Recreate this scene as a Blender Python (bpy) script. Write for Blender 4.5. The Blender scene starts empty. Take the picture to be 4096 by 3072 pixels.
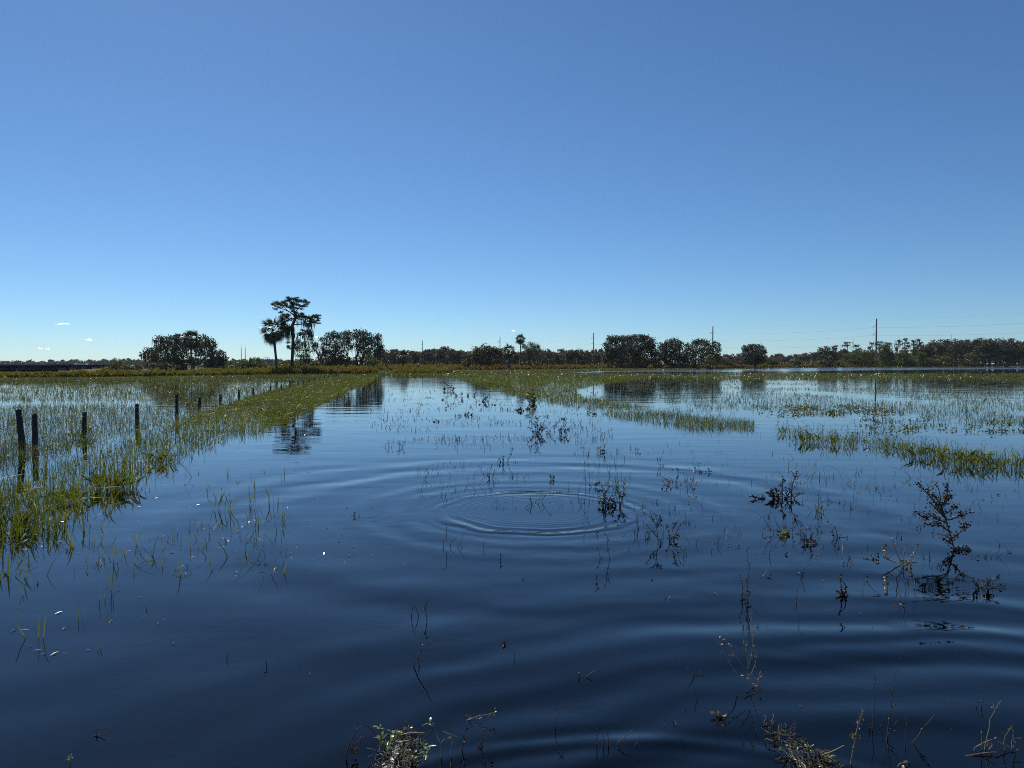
import bpy, math, random
import numpy as np
from mathutils import Vector, Matrix

sc = bpy.context.scene
COL = sc.collection
R = math.radians

# ------------------------------------------------------------------ camera
CAM_H, PITCH, FPX = 1.6, 1.634, 2840.0
cam = bpy.data.cameras.new('camera')
cam_o = bpy.data.objects.new('camera', cam)
COL.objects.link(cam_o)
cam_o.location = (0, 0, CAM_H)
cam_o.rotation_euler = (R(90 - PITCH), 0, 0)
cam.sensor_width = 36.0
cam.lens = FPX / 4096 * 36.0
cam.clip_start, cam.clip_end = 0.05, 20000
sc.camera = cam_o

# ------------------------------------------------------------------ sky and sun
SUN_EL, SUN_AZ = 45.0, -27.0
world = bpy.data.worlds.new('World')
sc.world = world
world.use_nodes = True
wn = world.node_tree
sky = wn.nodes.new('ShaderNodeTexSky')
sky.sky_type = 'NISHITA'
sky.sun_disc = False
sky.sun_elevation, sky.sun_rotation = R(SUN_EL), R(SUN_AZ)
sky.air_density, sky.dust_density, sky.ozone_density = 0.8, 0.1, 10.0
tint = wn.nodes.new('ShaderNodeMix'); tint.data_type = 'RGBA'; tint.blend_type = 'MULTIPLY'; tint.inputs[0].default_value = 1.0
tint.inputs[7].default_value = (.925, 1.01, .965, 1)          # one even colour balance for the whole sky
wn.links.new(sky.outputs[0], tint.inputs[6])
wn.links.new(tint.outputs[2], wn.nodes['Background'].inputs[0])
wn.nodes['Background'].inputs[1].default_value = 0.09
sun = bpy.data.lights.new('sun', 'SUN')
sun.energy, sun.angle, sun.color = 4.6, R(0.53), (1.0, 0.95, 0.87)
sun_o = bpy.data.objects.new('sun', sun)
COL.objects.link(sun_o)
sv = Vector((math.sin(R(SUN_AZ)) * math.cos(R(SUN_EL)), math.cos(R(SUN_AZ)) * math.cos(R(SUN_EL)), math.sin(R(SUN_EL))))
sun_o.rotation_euler = sv.to_track_quat('Z', 'Y').to_euler()
sun_o.location = (-60, 100, 120)
vs = sc.view_settings
vs.view_transform, vs.look, vs.exposure, vs.gamma = 'Standard', 'None', 0.15, 1.0
vs.use_curve_mapping = False
sc.cycles.use_denoising = False
sc.cycles.filter_width = 1.0
sc.cycles.sample_clamp_direct = 6.0
sc.cycles.max_bounces = 8
sc.cycles.transparent_max_bounces = 32
sc.cycles.sample_clamp_indirect = 4.0

# ------------------------------------------------------------------ helpers
cp, sp_ = math.cos(R(PITCH)), math.sin(R(PITCH))

def ray(px, py):
    dx, dy = (px - 2048) / FPX, (1536 - py) / FPX
    return np.array([dx, cp + dy * sp_, -sp_ + dy * cp])

def P(px, py, z=0.0):
    """point of the level z seen at this place of the photograph"""
    d = ray(px, py)
    return np.array([0, 0, CAM_H]) + d * ((z - CAM_H) / d[2])

def at(px, py, Y):
    d = ray(px, py)
    return np.array([0, 0, CAM_H]) + d * (Y / d[1])

_perm = np.random.default_rng(5).random((256, 256))
def vnoise(x, y, s=1.0):
    x, y = np.asarray(x) * s, np.asarray(y) * s
    xi, yi = np.floor(x).astype(int), np.floor(y).astype(int)
    fx, fy = x - xi, y - yi
    fx, fy = fx * fx * (3 - 2 * fx), fy * fy * (3 - 2 * fy)
    g = lambda a, b: _perm[a % 256, b % 256]
    return (g(xi, yi) * (1 - fx) + g(xi + 1, yi) * fx) * (1 - fy) + (g(xi, yi + 1) * (1 - fx) + g(xi + 1, yi + 1) * fx) * fy

class Geo:
    def __init__(s):
        s.v, s.q, s.n = [], [], 0
    def add(s, V, Q):
        V = np.asarray(V, float).reshape(-1, 3); Q = np.asarray(Q, int).reshape(-1, 4)
        s.v.append(V); s.q.append(Q + s.n); s.n += len(V)
    def quads(s, V4):                                  # (n,4,3)
        n = len(V4)
        if n: s.add(V4.reshape(-1, 3), np.arange(4 * n).reshape(n, 4))
    def tube(s, pts, rad, sides=5):
        pts = np.asarray(pts, float); n = len(pts)
        rad = np.broadcast_to(np.asarray(rad, float), (n,))
        tg = np.gradient(pts, axis=0); tg /= np.linalg.norm(tg, axis=1)[:, None] + 1e-12
        ref = np.array([1, 0, 0.]) if abs(tg[:, 0]).mean() < .7 else np.array([0, 1., 0])
        a = np.cross(tg, ref); a /= np.linalg.norm(a, axis=1)[:, None] + 1e-12
        b = np.cross(tg, a)
        th = np.arange(sides) * 2 * math.pi / sides
        V = pts[:, None, :] + rad[:, None, None] * (np.cos(th)[None, :, None] * a[:, None, :] + np.sin(th)[None, :, None] * b[:, None, :])
        i = np.arange(n - 1)[:, None] * sides; j = np.arange(sides)[None, :]; k = (j + 1) % sides
        Q = np.stack([i + j, i + k, i + k + sides, i + j + sides], -1).reshape(-1, 4)
        s.add(V.reshape(-1, 3), Q)
        if sides == 4:
            s.add(V[-1], [[0, 1, 2, 3]])
        elif sides >= 6:                                  # flat cap of quads
            s.add(V[-1], [[0, m, m + 1, min(m + 2, sides - 1)] for m in range(1, sides - 2, 2)])
    def box(s, lo, hi):
        x0, y0, z0 = lo; x1, y1, z1 = hi
        V = [(x0, y0, z0), (x1, y0, z0), (x1, y1, z0), (x0, y1, z0), (x0, y0, z1), (x1, y0, z1), (x1, y1, z1), (x0, y1, z1)]
        s.add(V, [[0, 3, 2, 1], [4, 5, 6, 7], [0, 1, 5, 4], [1, 2, 6, 5], [2, 3, 7, 6], [3, 0, 4, 7]])
    def mesh(s, name, mat, smooth=False):
        me = bpy.data.meshes.new(name)
        if s.n:
            V = np.concatenate(s.v); Q = np.concatenate(s.q)
            me.vertices.add(len(V)); me.vertices.foreach_set('co', V.astype(np.float32).ravel())
            me.loops.add(Q.size); me.loops.foreach_set('vertex_index', Q.astype(np.int32).ravel())
            me.polygons.add(len(Q)); me.polygons.foreach_set('loop_start', (np.arange(len(Q)) * 4).astype(np.int32))
            if smooth: me.polygons.foreach_set('use_smooth', np.ones(len(Q), bool))
            me.update(calc_edges=True); me.validate()
        me.materials.append(mat)
        return me
    def obj(s, name, mat, parent=None, smooth=False):
        return link(name, s.mesh(name, mat, smooth), parent)

def link(name, data, parent=None):
    o = bpy.data.objects.new(name, data)
    COL.objects.link(o)
    if parent is not None: o.parent = parent
    return o

def tag(o, label=None, cat=None, group=None, kind=None):
    for k, v in (('label', label), ('category', cat), ('group', group), ('kind', kind)):
        if v: o[k] = v
    return o

def empty(name, loc, label, cat, group=None):
    o = link(name, None); o.location = loc; o.empty_display_size = .2
    return tag(o, label, cat, group)

# ------------------------------------------------------------------ materials
def mat_new(name):
    m = bpy.data.materials.new(name); m.use_nodes = True
    nt = m.node_tree; nt.nodes.clear()
    out = nt.nodes.new('ShaderNodeOutputMaterial')
    return m, nt, out

def ramp(nt, fac, cols):
    r = nt.nodes.new('ShaderNodeValToRGB')
    e = r.color_ramp.elements
    while len(e) < len(cols): e.new(0.5)
    for i, c in enumerate(cols):
        e[i].position = i / (len(cols) - 1) if len(cols) > 1 else 0
        e[i].color = (*c, 1)
    nt.links.new(fac, r.inputs[0])
    return r.outputs[0]

def leaf_mat(name, cols, trans=0.3, rough=0.5, spec=0.4, tint=(1.25, 1.2, .7), island=True, nscale=0.4):
    """foliage: colour differs from leaf to leaf and in patches; light shines through"""
    m, nt, out = mat_new(name)
    g = nt.nodes.new('ShaderNodeNewGeometry')
    nz = nt.nodes.new('ShaderNodeTexNoise'); nz.inputs['Scale'].default_value = nscale; nz.inputs['Detail'].default_value = 3
    nt.links.new(g.outputs['Position'], nz.inputs['Vector'])
    ad = nt.nodes.new('ShaderNodeMath'); ad.operation = 'MULTIPLY_ADD'
    nt.links.new(g.outputs['Random Per Island'], ad.inputs[0]); ad.inputs[1].default_value = .55 if island else 0
    sb = nt.nodes.new('ShaderNodeMath'); sb.operation = 'MULTIPLY_ADD'
    nt.links.new(nz.outputs[0], sb.inputs[0]); sb.inputs[1].default_value = 1.5; sb.inputs[2].default_value = -.52 if island else -.25
    nt.links.new(sb.outputs[0], ad.inputs[2])
    c = ramp(nt, ad.outputs[0], cols)
    b = nt.nodes.new('ShaderNodeBsdfPrincipled')
    nt.links.new(c, b.inputs['Base Color']); b.inputs['Roughness'].default_value = rough
    b.inputs['Specular IOR Level'].default_value = spec
    sh = b.outputs[0]
    if trans > 0:
        t = nt.nodes.new('ShaderNodeBsdfTranslucent')
        mx = nt.nodes.new('ShaderNodeMix'); mx.data_type = 'RGBA'; mx.blend_type = 'MULTIPLY'; mx.inputs[0].default_value = 1
        nt.links.new(c, mx.inputs[6]); mx.inputs[7].default_value = (*tint, 1)
        nt.links.new(mx.outputs[2], t.inputs[0])
        ms = nt.nodes.new('ShaderNodeMixShader'); ms.inputs[0].default_value = trans
        nt.links.new(b.outputs[0], ms.inputs[1]); nt.links.new(t.outputs[0], ms.inputs[2])
        sh = ms.outputs[0]
    nt.links.new(sh, out.inputs[0])
    return m

def solid_mat(name, cols, rough=.7, scale=6.0, spec=.4, metal=0.0, bump=0.0, stretch=(1, 1, 1), coords='Object'):
    m, nt, out = mat_new(name)
    tc = nt.nodes.new('ShaderNodeTexCoord'); mp = nt.nodes.new('ShaderNodeMapping')
    mp.inputs['Scale'].default_value = stretch
    nt.links.new(tc.outputs[coords], mp.inputs[0])
    nz = nt.nodes.new('ShaderNodeTexNoise'); nz.inputs['Scale'].default_value = scale; nz.inputs['Detail'].default_value = 6
    nt.links.new(mp.outputs[0], nz.inputs['Vector'])
    b = nt.nodes.new('ShaderNodeBsdfPrincipled')
    nt.links.new(ramp(nt, nz.outputs[0], cols), b.inputs['Base Color'])
    b.inputs['Roughness'].default_value = rough; b.inputs['Specular IOR Level'].default_value = spec; b.inputs['Metallic'].default_value = metal
    if bump:
        bp = nt.nodes.new('ShaderNodeBump'); bp.inputs['Distance'].default_value = bump
        nt.links.new(nz.outputs[0], bp.inputs['Height']); nt.links.new(bp.outputs[0], b.inputs['Normal'])
    nt.links.new(b.outputs[0], out.inputs[0])
    return m

M = {}
M['oak'] = leaf_mat('oak_leaves', [(.035, .045, .021), (.064, .074, .034), (.104, .109, .051)], .18, .5, .3, nscale=.25)
M['oak_far'] = leaf_mat('far_oak_leaves', [(.051, .054, .030), (.080, .080, .046), (.123, .116, .067)], .18, .6, .25, nscale=.08)
M['cypress'] = leaf_mat('cypress_leaves', [(.056, .050, .037), (.094, .077, .056), (.125, .110, .077)], .18, .6, .2, nscale=.1)
M['bush'] = leaf_mat('bush_leaves', [(.046, .065, .018), (.078, .101, .026), (.130, .137, .039)], .3, .5, .3, nscale=.3)
M['lightbush'] = leaf_mat('light_bush_leaves', [(.055, .075, .016), (.085, .11, .022), (.12, .14, .03)], .35, .5, .3, nscale=.3)
M['darkbush'] = leaf_mat('dark_bush_leaves', [(.017, .028, .011), (.036, .050, .020), (.070, .084, .035)], .15, .5, .3, nscale=.4)
M['palm'] = leaf_mat('palm_fronds', [(.029, .044, .021), (.052, .072, .033), (.091, .111, .052)], .2, .4, .4, nscale=.6)
M['pine'] = leaf_mat('pine_needles', [(.039, .059, .024), (.063, .087, .034), (.105, .126, .049)], .2, .5, .3, nscale=.5)
M['moss'] = leaf_mat('spanish_moss', [(.040, .040, .032), (.061, .061, .050), (.094, .094, .079)], .2, .9, .1, (.9, 1, .85), nscale=.5)
M['brush'] = leaf_mat('golden_brush', [(.121, .074, .022), (.162, .142, .030), (.182, .176, .041), (.135, .162, .034)], .35, .7, .15, (1.2, 1.1, .7), nscale=.22)
M['redbrush'] = leaf_mat('rusty_brush', [(.163, .075, .027), (.188, .125, .035), (.163, .150, .037), (.188, .175, .050)], .35, .7, .15, (1.2, 1.1, .7), nscale=.12)
M['grass'] = leaf_mat('marsh_grass', [(.029, .048, .010), (.058, .083, .013), (.096, .121, .019), (.167, .167, .039)], .42, .45, .3, (1.45, 1.35, .5), nscale=.35)
M['mat'] = leaf_mat('floating_grass', [(.049, .074, .017), (.083, .107, .023), (.117, .137, .034), (.147, .137, .049)], .35, .3, .5, (1.3, 1.2, .6), nscale=.15)
M['sparse'] = leaf_mat('sparse_grass', [(.034, .053, .015), (.061, .082, .021), (.095, .108, .030), (.121, .103, .039)], .35, .42, .4, (1.3, 1.25, .6), nscale=.3)
M['deadstem'] = leaf_mat('dead_stems', [(.026, .018, .012), (.045, .032, .021), (.083, .064, .041)], 0, .55, .35, nscale=2)
M['floatleaf'] = leaf_mat('floating_leaves', [(.10, .11, .04), (.16, .14, .07), (.22, .18, .10)], .2, .2, .5, nscale=2)
M['bark'] = solid_mat('bark', [(.030, .024, .019), (.075, .062, .05)], .9, 5, .2, bump=.02, stretch=(1, 1, .25))
M['palmbark'] = solid_mat('palm_bark', [(.045, .042, .040), (.11, .105, .10)], .85, 3, .2, bump=.01, stretch=(1, 1, 3))
M['twig'] = solid_mat('dead_wood', [(.022, .016, .012), (.07, .05, .035)], .6, 60, .4)
M['palestem'] = solid_mat('pale_dead_stalk', [(.12, .09, .05), (.28, .22, .12)], .5, 40, .4)
M['post'] = solid_mat('weathered_post', [(.018, .016, .014), (.055, .048, .042)], .8, 14, .3, bump=.008, stretch=(1, 1, .12))
M['wire'] = solid_mat('rusty_wire', [(.06, .05, .045), (.16, .15, .14)], .4, 40, .5, .8)
M['pole'] = solid_mat('steel_pole', [(.09, .087, .084), (.15, .145, .14)], .6, 1.2, .4, .3)
M['cable'] = solid_mat('power_cable', [(.05, .05, .055), (.08, .08, .085)], .5, 1, .4, .3)
M['insul'] = solid_mat('insulator', [(.10, .10, .11), (.16, .16, .17)], .3, 4, .5)
M['solar'] = solid_mat('solar_panel', [(.006, .008, .014), (.014, .017, .026)], .35, .6, .4)
M['frame'] = solid_mat('galvanised_frame', [(.10, .10, .105), (.18, .18, .185)], .5, 2, .4, .3)
M['white'] = solid_mat('white_metal', [(.62, .63, .64), (.75, .76, .76)], .5, .8, .3)
M['roof'] = solid_mat('pale_roof', [(.6, .6, .58), (.8, .79, .76)], .5, .3, .3)
M['soil'] = solid_mat('bank_soil', [(.035, .042, .014), (.060, .066, .022), (.085, .085, .032)], .95, .35, .1, coords='Object')
M['bed'] = solid_mat('muddy_bed', [(.020, .016, .010), (.045, .038, .022)], .9, 2.5, .1)
M['mud'] = solid_mat('wet_litter', [(.018, .014, .009), (.055, .042, .022)], .35, 45, .5, bump=.01)
M['leaf_green'] = leaf_mat('sprig_leaves', [(.10, .15, .03), (.16, .21, .05), (.21, .24, .09)], .35, .25, .5, island=False, nscale=9)
M['leaf_blade'] = leaf_mat('blade_leaves', [(.058, .080, .016), (.115, .147, .022), (.218, .224, .051)], .42, .4, .5, (1.4, 1.3, .5), island=False, nscale=9)
M['leaf_dead'] = leaf_mat('dead_leaves', [(.029, .018, .010), (.055, .036, .019), (.098, .072, .042)], .15, .38, .5, (1.2, 1, .8), island=False, nscale=30)
M['leaf_pale'] = leaf_mat('pale_dead_leaves', [(.126, .091, .049), (.210, .161, .091), (.294, .238, .154)], .25, .35, .5, (1.2, 1, .8), island=False, nscale=25)

# clouds: thin bright vapour
m, nt, out = mat_new('cloud_vapour')
df = nt.nodes.new('ShaderNodeBsdfDiffuse'); df.inputs[0].default_value = (.95, .95, .95, 1)
tl = nt.nodes.new('ShaderNodeBsdfTranslucent'); tl.inputs[0].default_value = (.95, .95, .95, 1)
m1 = nt.nodes.new('ShaderNodeAddShader')
nt.links.new(df.outputs[0], m1.inputs[0]); nt.links.new(tl.outputs[0], m1.inputs[1])
tp = nt.nodes.new('ShaderNodeBsdfTransparent'); m2 = nt.nodes.new('ShaderNodeMixShader'); m2.inputs[0].default_value = .42
nt.links.new(tp.outputs[0], m2.inputs[1]); nt.links.new(m1.outputs[0], m2.inputs[2]); nt.links.new(m2.outputs[0], out.inputs[0])
M['cloud'] = m

# water: clear dark surface, mirror by Fresnel, real wave trains as relief
RING_C = P(2150, 2040)
STEP_C = np.array([1.9, -.2, 0])
FOOT_C = np.array([.48, .98, 0])
def water_material():
    m, nt, out = mat_new('flood_water')
    N = lambda t: nt.nodes.new(t)
    L = nt.links.new
    g = N('ShaderNodeNewGeometry')
    def val(op, a, b=None, c=None):
        n = N('ShaderNodeMath'); n.operation = op
        for i, x in enumerate((a, b, c)):
            if x is None: continue
            if isinstance(x, (int, float)): n.inputs[i].default_value = float(x)
            else: L(x, n.inputs[i])
        return n.outputs[0]
    def noise(scale, detail=2, stretch=(1, 1, 1), rough=.5):
        mp = N('ShaderNodeMapping'); mp.inputs['Scale'].default_value = stretch
        L(g.outputs['Position'], mp.inputs[0])
        n = N('ShaderNodeTexNoise'); n.inputs['Scale'].default_value = scale; n.inputs['Detail'].default_value = detail; n.inputs['Roughness'].default_value = rough
        L(mp.outputs[0], n.inputs['Vector'])
        return n.outputs[0]
    warp = val('SUBTRACT', noise(.9, 2), .5)
    warp2 = val('SUBTRACT', noise(2.6, 2), .5)
    def dist(c):
        n = N('ShaderNodeVectorMath'); n.operation = 'DISTANCE'
        L(g.outputs['Position'], n.inputs[0]); n.inputs[1].default_value = (float(c[0]), float(c[1]), 0)
        return n.outputs['Value']
    def packet(r, r0, w, lam, amp, crest, wp=None, wa=0.0):
        """amp*exp(-((r-r0)/w)^2)*cos(2pi (r-crest)/lam)"""
        rr = val('MULTIPLY_ADD', wp, wa, r) if wp is not None else r
        e = val('DIVIDE', val('SUBTRACT', r, r0), w)
        e = val('EXPONENT', val('MULTIPLY', val('MULTIPLY', e, e), -1))
        cs = val('COSINE', val('MULTIPLY', val('SUBTRACT', rr, crest), 2 * math.pi / lam))
        return val('MULTIPLY', val('MULTIPLY', e, cs), amp)
    r1, r2, r3 = dist(RING_C), dist(STEP_C), dist(FOOT_C)
    mod1 = val('MULTIPLY_ADD', val('SUBTRACT', noise(.55, 1), .5), 3.2, .85)
    mod2 = val('MULTIPLY_ADD', val('SUBTRACT', noise(.8, 1, (1, 1.3, 1)), .47), 3.6, .8)
    mod1 = val('MAXIMUM', mod1, .12); mod2 = val('MAXIMUM', mod2, .1)
    fx = N('ShaderNodeMapRange'); fx.inputs[1].default_value = -1.6; fx.inputs[2].default_value = 1.2; fx.inputs[3].default_value = .3
    xs_ = N('ShaderNodeSeparateXYZ'); L(g.outputs['Position'], xs_.inputs[0]); L(xs_.outputs[0], fx.inputs[0])
    hs = [val('MULTIPLY', packet(r1, 1.05, .17, .20, .0034, 1.08, warp2, .17), mod2),
          val('MULTIPLY', packet(r1, .80, .28, .085, .00045, .80, warp2, .10), mod1),
          val('MULTIPLY', packet(r1, 1.7, .5, .46, .0024, 1.5, warp2, .25), mod1),
          val('MULTIPLY', packet(r1, 3.3, 1.1, 1.05, .0052, 2.80, warp, .45), mod2),
          val('MULTIPLY', packet(r2, 3.7, 1.1, .33, .0040, 3.75, warp, .45), val('MULTIPLY', fx.outputs[0], mod1)),
          val('MULTIPLY', packet(r2, 4.6, 1.9, .78, .0052, 4.25, warp, .45), val('MULTIPLY', fx.outputs[0], mod2)),
          val('MULTIPLY', packet(r3, 1.99, .09, .20, .0036, 1.99, warp2, .06), mod1)]
    ysep = N('ShaderNodeSeparateXYZ'); L(g.outputs['Position'], ysep.inputs[0])
    swell = val('MULTIPLY', val('SUBTRACT', noise(1.1, 2, (.35, 1, 1)), .5), .008)
    fmask = N('ShaderNodeMapRange'); fmask.inputs[1].default_value = .48; fmask.inputs[2].default_value = .66; L(noise(.9, 2), fmask.inputs[0])
    fine = val('MULTIPLY', val('MULTIPLY', val('SUBTRACT', noise(13, 2, (.55, 1, 1)), .5), .0011), val('MULTIPLY_ADD', fmask.outputs[0], .8, .25))
    wind = val('MULTIPLY', val('SUBTRACT', noise(2.0, 3, (.25, 1, 1)), .5), .010)
    far = N('ShaderNodeMapRange'); far.inputs[1].default_value = 12; far.inputs[2].default_value = 90
    L(ysep.outputs[1], far.inputs[0])
    patch = N('ShaderNodeMapRange'); patch.inputs[1].default_value = .42; patch.inputs[2].default_value = .62
    L(noise(.05, 2, (.4, 1, 1)), patch.inputs[0])
    wind = val('MULTIPLY', val('MULTIPLY', wind, far.outputs[0]), val('MULTIPLY_ADD', patch.outputs[0], .9, .1))
    h = hs[0]
    for x in hs[1:] + [swell, fine, wind]: h = val('ADD', h, x)
    bp = N('ShaderNodeBump'); bp.inputs['Strength'].default_value = 1; bp.inputs['Distance'].default_value = 1
    L(h, bp.inputs['Height'])
    fr = N('ShaderNodeFresnel'); fr.inputs[0].default_value = 1.45; L(bp.outputs[0], fr.inputs[1])
    band = N('ShaderNodeMapRange'); band.inputs[1].default_value = 108; band.inputs[2].default_value = 130; L(val('MULTIPLY_ADD', val('SUBTRACT', noise(.02, 2, (.3, 1, 1)), .5), 60, val('MULTIPLY_ADD', ysep.outputs[0], -.56, ysep.outputs[1])), band.inputs[0])
    lband = N('ShaderNodeMapRange'); lband.inputs[1].default_value = -26; lband.inputs[2].default_value = -34; L(ysep.outputs[0], lband.inputs[0])
    lb2 = N('ShaderNodeMapRange'); lb2.inputs[1].default_value = 62; lb2.inputs[2].default_value = 70; L(ysep.outputs[1], lb2.inputs[0])
    rough = val('MULTIPLY_ADD', val('MAXIMUM', band.outputs[0], val('MULTIPLY', val('MULTIPLY', lband.outputs[0], lb2.outputs[0]), .25)), val('MULTIPLY_ADD', noise(.12, 2, (.12, 1, 1)), .22, .0), .012)
    gl = N('ShaderNodeBsdfGlossy'); L(rough, gl.inputs['Roughness']); gl.inputs[0].default_value = (1, 1, 1, 1); L(bp.outputs[0], gl.inputs['Normal'])
    tr = N('ShaderNodeBsdfTransparent'); tr.inputs[0].default_value = (.085, .088, .078, 1)
    mx = N('ShaderNodeMixShader'); L(fr.outputs[0], mx.inputs[0]); L(tr.outputs[0], mx.inputs[1]); L(gl.outputs[0], mx.inputs[2])
    L(mx.outputs[0], out.inputs[0])
    return m
M['water'] = water_material()

# ------------------------------------------------------------------ setting: bed, water, banks
g = Geo()
g.add([(-3000, -40, -.55), (3000, -40, -.55), (3000, 4000, -.55), (-3000, 4000, -.55)], [[0, 1, 2, 3]])
tag(g.obj('ground', M['bed']), 'dark muddy field bed under the flood water', 'ground', kind='structure')
g = Geo()
g.add([(-600, -40, 0), (600, -40, 0), (600, 700, 0), (-600, 700, 0)], [[0, 1, 2, 3]])
tag(g.obj('water', M['water']), 'dark blue flood water over the whole field', 'water', kind='structure')

# the shore, from far left to far right
SHORE_PX = [(-900, 1545), (-300, 1530), (0, 1524), (500, 1518), (900, 1511), (1100, 1506), (1300, 1504), (1480, 1503), (1640, 1500), (1780, 1498),
            (2000, 1496), (2250, 1491), (2400, 1485), (2700, 1479), (3000, 1476), (3370, 1471), (3700, 1468), (4096, 1466), (5200, 1465)]
SH = np.array([P(*p) for p in SHORE_PX])
SX, SY = SH[:, 0], SH[:, 1]
# the shore as depth along the azimuth x/y
SAZ = SX / SY
def shore_y(x, y):
    """depth of the shore in the direction of the point"""
    return np.interp(np.asarray(x) / np.asarray(y), SAZ, SY)
g = Geo()
az = np.linspace(SAZ[0], SAZ[-1], 260)
sy = np.interp(az, SAZ, SY) * (1 + .012 * (vnoise(az * 60, az * 0, 1) - .5) + .02 * (vnoise(az * 14, az * 0 + 7, 1) - .5))
rows = []
for off, z in ((-1.0, -.2), (.4, .02), (2.5, .10), (8, .2), (40, .3), (160, .3), (2500, .35)):
    y = sy + off * (sy / 130 if off < 20 else 1)
    zz = z + (0.03 * (vnoise(az * 300, az * 0 + off, 1) - .5) if off > 0 else 0)
    rows.append(np.stack([az * y, y, np.broadcast_to(zz, az.shape)], -1))
V = np.stack(rows); n = len(az)
i = np.arange(len(rows) - 1)[:, None] * n; j = np.arange(n - 1)[None, :]
g.add(V.reshape(-1, 3), np.stack([i + j, i + j + 1, i + j + 1 + n, i + j + n], -1).reshape(-1, 4))
tag(g.obj('terrain', M['soil'], smooth=True), 'low grassy land beyond the flooded field', 'terrain', kind='structure')
LAND = .25

# ------------------------------------------------------------------ leaf and blade builders
def rand_unit(rng, n):
    v = rng.normal(size=(n, 3)); return v / np.linalg.norm(v, axis=1)[:, None]

def leaf_quads(rng, C, size, aspect=1.7):
    """a small kite-shaped leaf at each point"""
    n = len(C); u = rand_unit(rng, n); w = rand_unit(rng, n)
    v = np.cross(u, w); v /= np.linalg.norm(v, axis=1)[:, None] + 1e-9
    s = (size * rng.uniform(.55, 1.35, n))[:, None]
    a, b = u * s * aspect * .5, v * s * .5
    k = a * .25
    return np.stack([C - a, C + b - k, C + a, C - b - k], 1)

def lobe_leaves(rng, c, r, n_sub, n_leaf, size, sub=.27):
    d = rand_unit(rng, n_sub) * (rng.uniform(.25, 1, n_sub) ** .45)[:, None]
    S = c + d * r
    k = rng.integers(0, n_sub, n_leaf)
    C = S[k] + np.clip(rng.normal(size=(n_leaf, 3)), -1.7, 1.7) * np.asarray(r) * sub * np.array([1, 1, .75])
    return S, leaf_quads(rng, C, size)

def moss_strips(rng, S, n, lmin, lmax, w):
    k = rng.integers(0, len(S), n)
    top = S[k] + rng.normal(size=(n, 3)) * np.array([.5, .5, .3]) * w * 4
    L = rng.uniform(lmin, lmax, n); a = rng.uniform(0, math.pi, n)
    ww = (w * rng.uniform(.5, 1.3, n))[:, None]
    side = np.stack([np.cos(a), np.sin(a), 0 * a], -1) * ww * .5
    dz = np.stack([rng.normal(size=n) * .06 * L, rng.normal(size=n) * .06 * L, -L], -1)
    mid = top + dz * .5
    q1 = np.stack([top - side * .6, top + side * .6, mid + side, mid - side], 1)
    q2 = np.stack([mid - side, mid + side, top + dz + side * .12, top + dz - side * .12], 1)
    return np.concatenate([q1, q2])

def wiggle(rng, a, b, n=4, amp=.08, sag=0.0):
    a, b = np.asarray(a, float), np.asarray(b, float)
    t = np.linspace(0, 1, n)[:, None]; L = np.linalg.norm(b - a)
    p = a + (b - a) * t + rng.normal(size=(n, 3)) * amp * L * np.sin(math.pi * t)
    p[:, 2] += sag * L * np.sin(math.pi * t[:, 0])
    return p

def grow(rng, wood, trunk, r0, targets, tip=.02, sides=5):
    """limbs from a trunk polyline to every target point, each from the nearest limb already there"""
    trunk = np.asarray(trunk, float)
    rr = np.linspace(r0, r0 * .55, len(trunk)); rr[0] = r0 * 1.35
    wood.tube(trunk, rr, 7)
    k0 = max(1, int(len(trunk) * .45))
    N = [trunk[k] for k in range(k0, len(trunk))]; Rr = [rr[k] for k in range(k0, len(trunk))]
    T = np.asarray(targets); order = np.argsort(np.linalg.norm(T - trunk[-1], axis=1))
    for k in order:
        t = T[k]; A = np.array(N); d = np.linalg.norm(A - t, axis=1) + 1.2 * np.maximum(0, A[:, 2] - t[2]) - np.array(Rr) * 2
        b = int(np.argmin(d)); ra = max(tip * 1.2, Rr[b] * .62)
        p = wiggle(rng, N[b], t, 5, .07, .05)
        rad = np.linspace(ra, max(tip, ra * .35), 5)
        wood.tube(p, rad, sides)
        for q in (2, 3, 4): N.append(p[q]); Rr.append(rad[q])

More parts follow.
